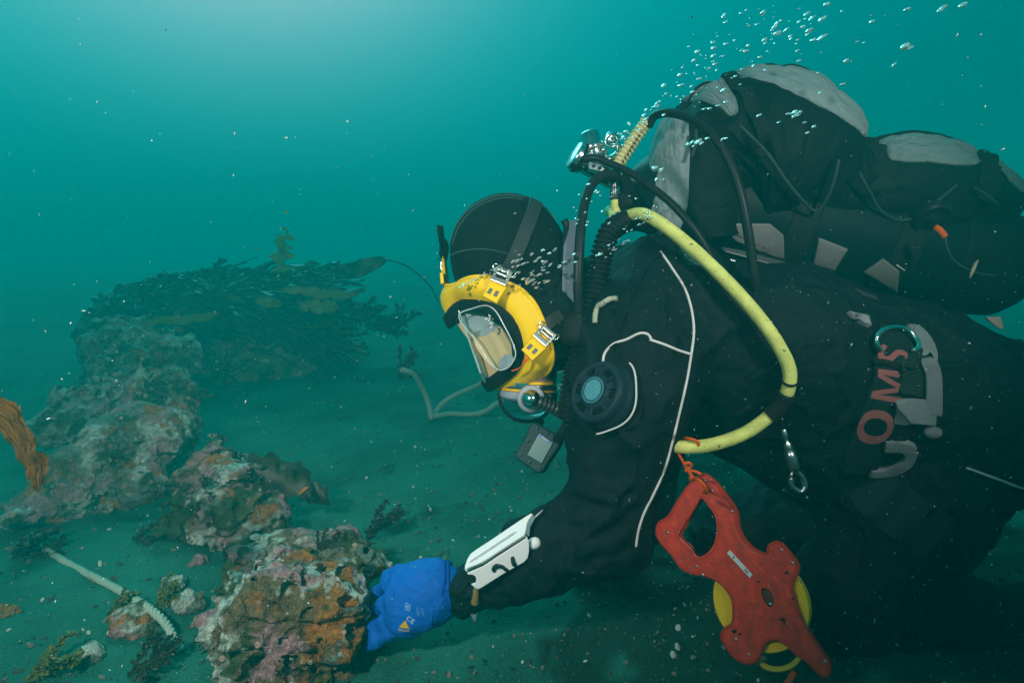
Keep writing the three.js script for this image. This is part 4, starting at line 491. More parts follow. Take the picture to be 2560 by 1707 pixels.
// ------------------------------------------------------------------ tank with bands
const tankA = V(1535, 440, 1.15), tankB = V(2225, 596, 1.165), tankL = [caps(tankA, tankB, 0.096, 0.1)], tankAx = tankB.clone().sub(tankA).normalize(), tankF = union([...tankL], 0.01);
{
  const L = tankA.distanceTo(tankB), tank = thing('scuba_tank', 'dark scuba tank with grey patches strapped beneath the wing', 'scuba tank', tankB.clone().setY(tankB.y - 0.1)), o = tankA.clone();
  part(tank, 'cylinder', lathe([[0.001, -0.09], [0.02, -0.088], [0.026, -0.075], [0.045, -0.062], [0.075, -0.036], [0.092, -0.005], [0.0955, 0.03], [0.097, L - 0.06], [0.097, L - 0.05]], o, tankAx, 64), mat([0.005, 0.014, 0.018], 0.5));
  part(tank, 'boot', lathe([[0.098, L - 0.075], [0.1, L - 0.07], [0.1015, L + 0.02], [0.096, L + 0.055], [0.08, L + 0.078], [0.04, L + 0.09], [0.001, L + 0.092]], o, tankAx, 64), mat([0.008, 0.012, 0.016], 0.6));
  const patch = mat([0.24, 0.235, 0.23], 0.7, { bumpMap: grainBump, bumpScale: 0.002 });
  for (const q of [[[1633, 513], [1770, 514], [1800, 540], [1802, 590]], [[1652, 520], [1802, 588], [1802, 598], [1690, 552]], [[1882, 546], [1948, 572], [1916, 622], [1868, 608]], [[2030, 594], [2066, 622], [2062, 672], [1986, 626]]]) part(tank, 'grey_patch', boxUV(laidPatch(tankF, q, 14, 10, 0.0022), 0.1), patch);
  part(tank, 'tank_band', lathe([[0.0972, L * 0.34], [0.0985, L * 0.345], [0.0985, L * 0.42], [0.0972, L * 0.425]], o, tankAx, 64), webBlack); part(tank, 'tank_band', lathe([[0.0972, L * 0.66], [0.0985, L * 0.665], [0.0985, L * 0.74], [0.0972, L * 0.745]], o, tankAx, 64), webBlack);
  part(tank, 'valve_knob', lathe([[0.001, -0.002], [0.017, 0], [0.0195, 0.006], [0.0195, 0.022], [0.015, 0.028], [0.001, 0.029]], V(1440, 448, 1.07), UP.clone().multiplyScalar(-1).addScaledVector(RIGHT, 0.1).addScaledVector(NEAR, 0.3), 20), rubberMatte);
  part(tank, 'valve_neck', tube([V(1475, 425, 1.14), V(1440, 412, 1.12), V(1405, 398, 1.11), V(1380, 385, 1.11)], 0.018, 16, 16), chrome); part(tank, 'valve_arm', tube([V(1430, 405, 1.11), V(1440, 430, 1.09), V(1441, 460, 1.07)], 0.012, 12, 12), rubberMatte);
}
// ------------------------------------------------------------------ backplate and harness
{
  const hs = thing('dive_harness', 'black webbing harness with steel backplate edge and ring on the diver hip', 'harness', V(2000, 900, 1.0));
  const plate = [[1640, 578], [1700, 588], [1800, 615], [1900, 652], [1995, 690], [2000, 702], [1900, 668], [1800, 634], [1700, 604], [1655, 592]], nP = NEAR.clone().addScaledVector(UP, 0.25).normalize(), OP = V(1820, 640, 1.01);
  part(hs, 'backplate', slab(plate.map((q) => onPlane(q[0], q[1], OP, nP)), OP, nP, 0.05, 0.002), mat([0.02, 0.03, 0.032], 0.35, { metalness: 0.3 }));
  const edge = (uv, r, name = 'plate_edge') => part(hs, name, tube(uv.map((q) => onPlane(q[0], q[1], OP.clone().addScaledVector(nP, 0.026), nP)), r, 30, 6), steel);
  edge([[1645, 586], [1690, 600]], 0.0012); edge([[1718, 607], [1800, 632], [1900, 668], [1994, 701]], 0.0016); edge([[1850, 616], [1900, 638]], 0.0011); edge([[2060, 608], [2080, 622]], 0.0011); edge([[1942, 718], [1990, 748]], 0.0018); edge([[1998, 729], [2066, 727], [2078, 740]], 0.0014);
  const zh = (x, y) => [(2000 + x * 0.3571) / K, (740 + y * 0.3571) / K];
  // woven waist strap with its maker's letters
  const cv = document.createElement('canvas'); cv.width = 1024; cv.height = 256; const c = cv.getContext('2d'); c.fillStyle = '#152626'; c.fillRect(0, 0, 1024, 256); for (let i = 0; i < 1024; i += 4) { c.fillStyle = i % 8 ? '#122222' : '#182b2b'; c.fillRect(i, 0, 2, 256); } c.fillStyle = '#a5605e'; c.font = 'bold 300px sans-serif'; c.textAlign = 'center'; c.save(); c.translate(0, 22); c.scale(1, -1); c.fillText('O', 262, 0); c.fillText('M', 530, 0); c.fillText('S', 770, 0); c.restore(); c.globalAlpha = 0.25; c.fillStyle = '#152626'; for (let i = 0; i < 1024; i += 3) c.fillRect(i, 0, 1, 256);
  const tx = new THREE.CanvasTexture(cv); tx.colorSpace = THREE.SRGBColorSpace; tx.magFilter = THREE.LinearFilter;
  const mid = [[400, 1230], [455, 1060], [525, 905], [570, 760], [602, 640], [632, 520], [648, 420], [655, 330], [650, 250]].map((q) => zh(...q)), L = laid(suitF, mid, 40, 0.005);
  part(hs, 'waist_strap', ribbon(L.P, L.N, 0.054, 0.0045, 90), mat([1, 1, 1], 0.8, { map: tx, bumpMap: webBump, bumpScale: 0.0006 }));
  const S = laid(suitF, [[490, 455], [600, 467], [700, 486], [770, 494]].map((q) => zh(...q)), 14, 0.009); part(hs, 'strap_keeper', ribbon(S.P, S.N, 0.008, 0.003, 20), rubberMatte);
  const pad = mat([0.34, 0.37, 0.38], 0.85, { bumpMap: grainBump, bumpScale: 0.003 }), padOf = (uv, w) => { const q = laid(suitF, uv.map((a) => zh(...a)), 30, 0.006); if (q.P.length > 3) part(hs, 'padded_trim', ribbon(q.P, q.N, w, 0.012, 60), pad); };
  padOf([[745, 262], [800, 268], [855, 330], [895, 450], [922, 590], [928, 700], [925, 780], [915, 830]], 0.021); padOf([[700, 802], [780, 808], [860, 812], [935, 812]], 0.038); padOf([[588, 1030], [660, 1028], [730, 1035], [775, 1060]], 0.02); padOf([[785, 1060], [762, 1110], [725, 1160], [670, 1195], [590, 1212], [480, 1215]], 0.015);
  const web = (uv, w, m = webBlack) => { const q = laid(suitF, uv.map((a) => zh(...a)), 24, 0.0035); if (q.P.length > 3) part(hs, 'webbing', ribbon(q.P, q.N, w, 0.0035, 40), m); };
  web([[640, 900], [700, 950], [750, 990]], 0.03); web([[480, 1300], [560, 1400], [680, 1500], [820, 1600], [960, 1700]], 0.08, mat([0.012, 0.03, 0.028], 0.8)); web([[790, 350], [800, 480], [820, 600], [800, 700]], 0.05, mat([0.02, 0.04, 0.036], 0.8, { bumpMap: webBump, bumpScale: 0.002 }));
  const dr = [[520, 382], [497, 340], [494, 300], [515, 265], [560, 243], [620, 238], [680, 252], [735, 278], [780, 316], [800, 360], [798, 395], [785, 426]].map((a) => { const q = zh(...a), h = hit(suitF, q[0], q[1]); return h ? h.p.addScaledVector(h.n, 0.012) : V(q[0], q[1], 0.95); }); part(hs, 'hip_ring', tube(dr, 0.0038, 80, 10), chrome);
  const tg = laid(suitF, [[800, 1080], [850, 1020], [890, 965], [930, 935]].map((a) => zh(...a)), 16, 0.006); if (tg.P.length > 3) { part(hs, 'pull_tab', ribbon(tg.P, tg.N, 0.009, 0.003, 24), rubberMatte); part(hs, 'tab_end', new THREE.SphereGeometry(0.012, 16, 12).scale(1.1, 0.8, 0.8).applyMatrix4(new THREE.Matrix4().setPosition(tg.P[tg.P.length - 1])), pad); }
  const tri = laidPatch(suitF, [[1945, 720], [1990, 730], [1996, 752], [1975, 745]], 6, 6, 0.008); part(hs, 'padded_trim', boxUV(tri, 0.1), pad);
  part(hs, 'shoulder_strap', ribbon([V(1312, 508, 1.02), V(1310, 560, 1.005), V(1307, 620, 1.0), V(1305, 700, 1.0), V(1300, 760, 1.01)], NEAR.clone().addScaledVector(RIGHT, -0.35), 0.021, 0.004, 40), mat([0.22, 0.27, 0.33], 0.55, { bumpMap: webBump, bumpScale: 0.002, roughnessMap: scuffRough }));
  part(hs, 'shoulder_strap_hem', tube([V(1296, 505, 1.02), V(1302, 520, 1.02), V(1298, 560, 1.012), V(1294, 640, 1.01)], 0.006, 30, 8), rubber);
  part(hs, 'beige_tag', slab([[2262, 728], [2298, 727], [2305, 757], [2290, 752]].map((q) => onPlane(q[0], q[1], V(2285, 740, 1.0), NEAR)), V(2285, 740, 1.0), NEAR, 0.004, 0.001), mat([0.5, 0.36, 0.28], 0.8)); part(hs, 'beige_tag', slab([[2240, 603], [2248, 596], [2240, 620], [2228, 640], [2230, 622]].map((q) => onPlane(q[0], q[1], V(2238, 615, 1.0), NEAR)), V(2238, 615, 1.0), NEAR, 0.004, 0.001), mat([0.5, 0.4, 0.28], 0.8));
}
console.log('harness done');

// ------------------------------------------------------------------ first stage and hoses
{
  const rg = thing('first_stage_regulator', 'shiny chrome first stage regulator behind the diver head with black hoses', 'regulator', V(1370, 410, 1.08)), D = 1.08;
  const tx = RIGHT.clone().multiplyScalar(-0.86).addScaledVector(UP, 0.45).addScaledVector(NEAR, 0.25).normalize();
  part(rg, 'turret', lathe([[0.001, 0.03], [0.014, 0.029], [0.0175, 0.026], [0.018, 0.006], [0.021, 0.004], [0.021, -0.004], [0.018, -0.006], [0.018, -0.03], [0.001, -0.032]], V(1362, 340, D), UP.clone().addScaledVector(RIGHT, -0.25), 36), chrome);
  part(rg, 'cap_ring', lathe([[0.017, -0.001], [0.0215, 0], [0.0215, 0.003], [0.017, 0.004]], V(1362, 346, D - 0.005), UP.clone().addScaledVector(RIGHT, -0.25), 36), steel);
  part(rg, 'main_body', lathe([[0.001, -0.05], [0.017, -0.049], [0.019, -0.044], [0.019, -0.03], [0.0165, -0.028], [0.0165, -0.014], [0.02, -0.012], [0.02, 0.012], [0.0245, 0.015], [0.0255, 0.02], [0.0255, 0.034], [0.022, 0.038], [0.001, 0.039]], V(1358, 380, D), tx, 40), chrome);
  part(rg, 'end_ring', lathe([[0.0245, 0.022], [0.027, 0.0225], [0.027, 0.0275], [0.0245, 0.028]], V(1358, 380, D), tx, 40), rubber);
  part(rg, 'yoke', tube([V(1392, 322, D), V(1416, 330, D), V(1420, 352, D), V(1400, 366, D), V(1376, 368, D)], 0.0065, 26, 10), chrome);
  const port = (u, v, d, ax, r = 0.012, l = 0.016) => part(rg, 'port_plug', lathe([[0.001, l + 0.001], [r * 0.5, l], [r * 0.55, l - 0.003], [r * 0.8, l - 0.003], [r, l - 0.006], [r, 0], [0.001, -0.002]], V(u, v, d), ax, 6 + 18), chrome);
  port(1404, 325, D - 0.005, NEAR.clone().addScaledVector(UP, 0.3), 0.0115, 0.02); part(rg, 'port_ring', tube(Array.from({ length: 16 }, (_, i) => V(1404, 323, D - 0.026).addScaledVector(RIGHT, 0.0105 * Math.cos(i * 0.3927)).addScaledVector(UP, 0.0105 * Math.sin(i * 0.3927))), 0.0018, 40, 7, true), chrome);
  port(1345, 372, D - 0.018, NEAR, 0.009, 0.012); port(1372, 388, D - 0.018, NEAR, 0.009, 0.012); port(1384, 352, D - 0.014, NEAR.clone().addScaledVector(UP, 0.4), 0.008, 0.012);
  const plate = V(1385, 384, D - 0.028); part(rg, 'port_block', slab([[1352, 372], [1400, 388], [1398, 402], [1350, 392]].map((q) => onPlane(q[0], q[1], plate, NEAR)), plate, NEAR, 0.016, 0.002), chrome);
  for (const [u, v] of [[1364, 381], [1378, 386], [1390, 392]]) part(rg, 'bolt', lathe([[0.001, 0.002], [0.003, 0.002], [0.003, -0.002]], V(u, v, D - 0.0365), NEAR, 10), rubber);
  // hoses
  part(rg, 'hose', tube([V(1490, 290, 1.03), V(1502, 268, 1.02), V(1530, 259, 1.0), V(1575, 268, 0.97), V(1630, 305, 0.935), V(1672, 365, 0.925), V(1700, 440, 0.92), V(1715, 510, 0.92), V(1726, 580, 0.925), V(1736, 660, 0.935), V(1738, 720, 0.97)], 0.0072, 90, 12), hoseBlack);
  part(rg, 'hose_guard', tube([V(1419, 380, 1.05), V(1437, 350, 1.045), V(1458, 318, 1.04), V(1478, 290, 1.035), V(1488, 276, 1.03)], (t) => 0.0106 + 0.0011 * Math.sin(t * 75), 110, 16), mat([0.62, 0.56, 0.26], 0.65), 'ribbed cream yellow hose guard');
  for (let i = 0; i < 9; i++) { const t = 0.12 + i * 0.085, p = V(lerp(1424, 1486, t), lerp(384, 282, t), 1.029); part(rg, 'guard_hole', new THREE.SphereGeometry(0.0022, 8, 6).scale(1, 1.3, 0.5).applyMatrix4(new THREE.Matrix4().setPosition(p)), mat([0.09, 0.08, 0.03], 0.9)); }
  part(rg, 'hose', tube([V(1338, 366, 1.05), V(1365, 362, 1.045), V(1400, 375, 1.035), V(1440, 392, 1.02), V(1490, 425, 1.0), V(1540, 465, 0.98), V(1590, 520, 0.965), V(1630, 585, 0.965), V(1650, 650, 0.97)], 0.0062, 80, 12), hoseBlack);
  part(rg, 'hose', tube([V(1420, 402, 1.04), V(1390, 402, 1.03), V(1362, 420, 1.02), V(1345, 460, 1.0), V(1335, 520, 0.985), V(1330, 590, 0.975), V(1328, 660, 0.975), V(1330, 730, 0.985), V(1328, 800, 1.0)], 0.0082, 90, 12), hoseBlack);
  part(rg, 'hose_coupling', lathe([[0.001, 0], [0.0075, 0], [0.0075, 0.01], [0.0068, 0.011], [0.0068, 0.016], [0.0078, 0.017], [0.0078, 0.034], [0.001, 0.035]], V(1411, 412, 1.06), UP.clone().multiplyScalar(-1), 20), mat([0.10, 0.12, 0.13], 0.3, { metalness: 0.6 }));
  const corr = thing('corrugated_hose', 'black corrugated inflator hose running down beside the diver neck', 'hose', V(1310, 930, 1.0));
  part(corr, 'hose', tube([V(1500, 512, 1.04), V(1450, 505, 1.0), V(1405, 528, 0.985), V(1384, 580, 0.98), V(1372, 650, 0.98), V(1352, 740, 0.985), V(1325, 830, 0.99), V(1312, 900, 0.99), V(1306, 960, 1.0)], (t) => 0.0165 + 0.0024 * Math.sin(t * 330), 420, 16), rubber);
  part(corr, 'elbow_cap', lathe([[0.001, -0.03], [0.03, -0.026], [0.033, -0.01], [0.033, 0.012], [0.026, 0.026], [0.001, 0.03]], V(1336, 760, 0.985), UP.clone().addScaledVector(RIGHT, 0.25), 28), rubberMatte);
  const low = [V(1306, 970, 1.01), V(1290, 1000, 1.03), V(1262, 1010, 1.08), V(1230, 985, 1.12), V(1240, 965, 1.14)]; part(corr, 'lower_loop', tube(low, 0.009, 40, 10), rubberMatte);
}
{ // thick yellow supply hose
  const yl = mat([0.68, 0.72, 0.2], 0.42, { bumpMap: grainBump, bumpScale: 0.0008 }), h = thing('air_hose', 'thick yellow air hose curving over the diver side', 'hose', V(1690, 900, 0.92));
  const main = [V(1400, 484, 1.09), V(1418, 500, 1.05), V(1440, 498, 1.0), V(1462, 491, 0.975), V(1485, 494, 0.955), V(1530, 521, 0.935), V(1600, 578, 0.915), V(1680, 656, 0.9), V(1745, 730, 0.89), V(1790, 795, 0.885), V(1814, 850, 0.885), V(1812, 890, 0.89), V(1800, 918, 0.9), V(1783, 942, 0.905), V(1762, 960, 0.91), V(1720, 990, 0.91), V(1665, 1013, 0.905), V(1610, 1025, 0.905), V(1562, 1026, 0.91), V(1520, 1020, 0.96)];
  const sleeve = part(h, 'hose', tube(main, (t) => 0.0098 + 0.0002 * N3(t * 60, 0, 0), 220, 16), yl); yl.map = dataTex(256, (x, y) => { const n = 1 + 0.12 * tileN(x, y, 5, 41, 4), d = tileN(x, y, 22, 51, 2) > 0.5 ? 0.35 : 1; return [0.84 * n * d, 0.86 * n * d, 0.48 * n * d]; }, true, [0.25, 1]); yl.color.setRGB(1, 1, 1);
  part(h, 'short_hose', tube([V(1413, 452, 1.065), V(1413, 470, 1.065), V(1417, 488, 1.06), V(1425, 500, 1.055)], 0.007, 14, 12), yl);
  part(h, 'black_sleeve', tube([V(1806, 903, 0.893), V(1797, 922, 0.9), V(1783, 942, 0.905), V(1768, 955, 0.909)], 0.0128, 24, 16), rubberMatte); part(h, 'retaining_ring', tube(Array.from({ length: 16 }, (_, i) => { const a = i * 0.3927, c = V(1813, 876, 0.887), ax = V(1810, 900, 0.89).sub(V(1815, 850, 0.885)).normalize(), x = NEAR.clone().addScaledVector(ax, -NEAR.dot(ax)).normalize(), y = ax.clone().cross(x); return c.addScaledVector(x, 0.0105 * Math.cos(a)).addScaledVector(y, 0.0105 * Math.sin(a)).addScaledVector(ax, 0.004 * Math.cos(a)); }), 0.0018, 40, 7, true), rubber);
}
{ // hanging snap clip
  const c = thing('snap_clip', 'steel snap clip hanging below the yellow hose', 'clip', V(1835, 1130, 0.92)), a = V(1800, 985, 0.92), b = V(1838, 1125, 0.92), ax = b.clone().sub(a).normalize(), L = a.distanceTo(b), dull = mat([0.5, 0.52, 0.5], 0.3, { metalness: 1 });
  part(c, 'cord', tube([V(1790, 930, 0.93), V(1796, 960, 0.922), a], 0.0022, 12, 6), rubber);
  part(c, 'swivel', lathe([[0.001, 0], [0.0045, 0.001], [0.0045, 0.012], [0.003, 0.014], [0.003, 0.02], [0.006, 0.022], [0.0065, 0.03], [0.0055, 0.034], [0.001, 0.035]], a, ax, 18), dull);
  part(c, 'body', lathe([[0.001, L * 0.34], [0.0075, L * 0.35], [0.009, L * 0.45], [0.0085, L * 0.62], [0.0065, L * 0.7], [0.001, L * 0.71]], a, ax, 18), dull);
  part(c, 'hook', tube([a.clone().addScaledVector(ax, L * 0.66), a.clone().addScaledVector(ax, L * 0.8).addScaledVector(RIGHT, 0.009), a.clone().addScaledVector(ax, L * 0.95).addScaledVector(RIGHT, 0.009), a.clone().addScaledVector(ax, L * 1.03), a.clone().addScaledVector(ax, L * 0.95).addScaledVector(RIGHT, -0.01), a.clone().addScaledVector(ax, L * 0.8).addScaledVector(RIGHT, -0.009)], 0.0042, 40, 10), dull); part(c, 'gate', tube([a.clone().addScaledVector(ax, L * 0.72).addScaledVector(RIGHT, -0.006), a.clone().addScaledVector(ax, L * 0.9).addScaledVector(RIGHT, -0.0105)], 0.003, 6, 8), dull);
}
// ------------------------------------------------------------------ wrist slate
{
  const white = mat([0.9, 0.91, 0.9], 0.5), dark = mat([0.012, 0.035, 0.04], 0.6), sl = thing('wrist_slate', 'white plastic writing slate strapped to the diver forearm', 'slate', gzm(1150, 700, 0.92)), ax = gzm(1340, 470, 0.88).sub(gzm(950, 720, 0.885)).normalize(), up = UP.clone().addScaledVector(ax, -UP.dot(ax)).normalize(), out = ax.clone().cross(up); if (out.dot(NEAR) < 0) out.negate();
  const nA = out.clone().multiplyScalar(0.62).addScaledVector(up, 0.78).normalize(), nB = out.clone().multiplyScalar(0.985).addScaledVector(up, -0.17).normalize(), O = gzm(1150, 580, 0.884), pl = (list, n, o = O) => smooth(list, 60).map((q) => { const w = (860 + q[0] * 0.3401) / K, z = (1180 + q[1] * 0.3401) / K; return onPlane(w, z, o, n); });
  const raw = (list, n, o = O) => list.map((q) => onPlane((860 + q[0] * 0.3401) / K, (1180 + q[1] * 0.3401) / K, o, n));
  const top = [[890, 722], [892, 690], [910, 640], [935, 600], [970, 575], [1100, 490], [1240, 395], [1345, 325], [1378, 306], [1388, 314], [1362, 345], [1345, 385], [1338, 430], [1326, 466], [1240, 520], [1150, 578], [1080, 625], [1020, 662], [960, 688], [920, 702]];
  part(sl, 'upper_leaf', slab(raw(top, nA), O, nA, 0.003, 0.0008, [raw([[918, 678], [930, 655], [1235, 452], [1275, 436], [1278, 448], [1250, 468], [945, 668]], nA)]), white);
  const O2 = O.clone().addScaledVector(nA, -0.004); part(sl, 'slot_backing', slab(raw([[905, 690], [930, 640], [1240, 440], [1300, 425], [1290, 460], [950, 680]], nA, O2), O2, nA, 0.002, 0.0004), dark);
  const O3 = O.clone().addScaledVector(nA, -0.0065).addScaledVector(up, -0.002); part(sl, 'middle_leaf', slab(raw([[896, 732], [905, 690], [1100, 520], [1370, 330], [1395, 318], [1366, 352], [1352, 395], [1345, 440], [1332, 476], [1150, 590], [1020, 676], [950, 702]], nA, O3), O3, nA, 0.0025, 0.0007), white);
  const OB = O.clone().addScaledVector(out, -0.002).addScaledVector(up, -0.0035); part(sl, 'lower_leaf', slab(raw([[905, 742], [950, 722], [1020, 692], [1150, 606], [1332, 490], [1345, 470], [1360, 520], [1360, 580], [1350, 630], [1325, 658], [1180, 740], [1040, 828], [990, 858], [962, 850], [936, 822], [965, 815], [974, 790], [965, 762], [940, 750], [915, 752]], nB, OB), OB, nB, 0.003, 0.0009), white);
  const O4 = OB.clone().addScaledVector(nB, -0.004); part(sl, 'arm_leaf', slab(raw([[1362, 345], [1400, 330], [1462, 278], [1400, 340], [1368, 400], [1358, 470], [1345, 460]], nA, O3.clone().addScaledVector(nA, -0.004)), O3.clone().addScaledVector(nA, -0.004), nA, 0.002, 0.0005), white);
  const bp = (x, y, h) => raw([[x, y]], nB, OB)[0].addScaledVector(nB, h), bung = mat([0.006, 0.03, 0.032], 0.6); part(sl, 'bungee', tube([bp(1115, 735, -0.004), bp(1100, 715, 0.003), bp(1100, 690, 0.005), bp(1122, 672, 0.006), bp(1160, 680, 0.006), bp(1190, 705, 0.005), bp(1212, 735, -0.004)], 0.0026, 40, 9), bung); part(sl, 'bungee', tube([bp(1242, 618, -0.004), bp(1240, 640, 0.004), bp(1248, 665, 0.005), bp(1266, 690, -0.004)], 0.003, 24, 9), bung);
  const bead = gzm(1400, 523, 0.9); part(sl, 'cord_bead', lathe([[0.002, -0.009], [0.007, -0.0075], [0.0085, -0.002], [0.0085, 0.003], [0.006, 0.0075], [0.002, 0.009]], bead, RIGHT.clone().addScaledVector(UP, 0.3), 20), white); part(sl, 'bead_cord', tube([gzm(1350, 560, 0.9), gzm(1380, 530, 0.9), bead, gzm(1440, 520, 0.905), gzm(1500, 560, 0.92)], 0.0016, 20, 6), bung);
  part(sl, 'pencil', tube([gzm(965, 860, 0.905), gzm(968, 905, 0.905), gzm(962, 965, 0.91)], (t) => 0.0035 + 0.003 * t, 12, 8), mat([0.26, 0.17, 0.05], 0.7)); part(sl, 'clip_tab', slab([[930, 1045], [975, 1045], [965, 1105]].map((q) => onPlane((860 + q[0] * 0.3401) / K, (1180 + q[1] * 0.3401) / K, gzm(955, 1070, 0.92), NEAR)), gzm(955, 1070, 0.92), NEAR, 0.003, 0.0006), mat([0.16, 0.2, 0.2], 0.6));
}
// ------------------------------------------------------------------ handset hanging at the chest
{
  const hz = (x, y) => [(900 + x * 0.2551) / K, (860 + y * 0.2551) / K], O = V(...hz(1752, 1010), 1.06), n = NEAR.clone().addScaledVector(UP, 0.25).addScaledVector(RIGHT, -0.2).normalize(), at = (x, y, o = O) => onPlane(...hz(x, y), o, n), hs = thing('dive_computer', 'dark dive computer with pale screen hanging below the regulator', 'dive computer', at(1690, 1250));
  part(hs, 'housing', slab(smooth([[1700, 775], [1850, 840], [1985, 925], [1975, 985], [1870, 1150], [1800, 1255], [1740, 1262], [1640, 1195], [1530, 1110], [1535, 1070], [1620, 930]], 50).map((q) => at(...q)), O, n, 0.03, 0.004), mat([0.012, 0.04, 0.042], 0.5));
  const O1 = O.clone().addScaledVector(n, 0.0155); part(hs, 'bezel', slab([[1752, 862], [1902, 962], [1780, 1178], [1632, 1082]].map((q) => at(q[0], q[1], O1)), O1, n, 0.004, 0.001), mat([0.008, 0.02, 0.022], 0.4));
  const O2 = O.clone().addScaledVector(n, 0.0185), cv = document.createElement('canvas'); cv.width = 200; cv.height = 256; const c = cv.getContext('2d'); c.fillStyle = '#4f7d78'; c.fillRect(0, 0, 200, 256); c.fillStyle = '#2b6aa0'; c.fillRect(0, 0, 200, 26); c.fillStyle = '#b8d4de'; c.font = 'bold 20px sans-serif'; c.fillText('Poseidon', 50, 20);
  const t = new THREE.CanvasTexture(cv); t.colorSpace = THREE.SRGBColorSpace; t.magFilter = THREE.LinearFilter; const q = [at(1640, 1084, O2), at(1778, 1168, O2), at(1890, 968, O2), at(1756, 874, O2)];
  part(hs, 'screen', gridGeo(2, 2, (i, j) => (i ? [q[3], q[2]] : [q[0], q[1]])[j], false, false, (i, j) => [j, i]), mat([1, 1, 1], 0.3, { map: t }));
  for (const [x, y] of [[1740, 826], [1840, 876], [1930, 946], [1650, 948], [1578, 1085], [1857, 1082], [1664, 1157], [1764, 1210]]) part(hs, 'screw', lathe([[0.001, 0.003], [0.0022, 0.0028], [0.0026, 0.0015], [0.0026, -0.001]], at(x, y, O1), n, 12), chrome);
  part(hs, 'lanyard', tube([at(1900, 930), V(...hz(1990, 850), 1.04), V(...hz(2040, 760), 1.03), V(1306, 960, 1.02)], 0.005, 24, 8), rubberMatte);
}
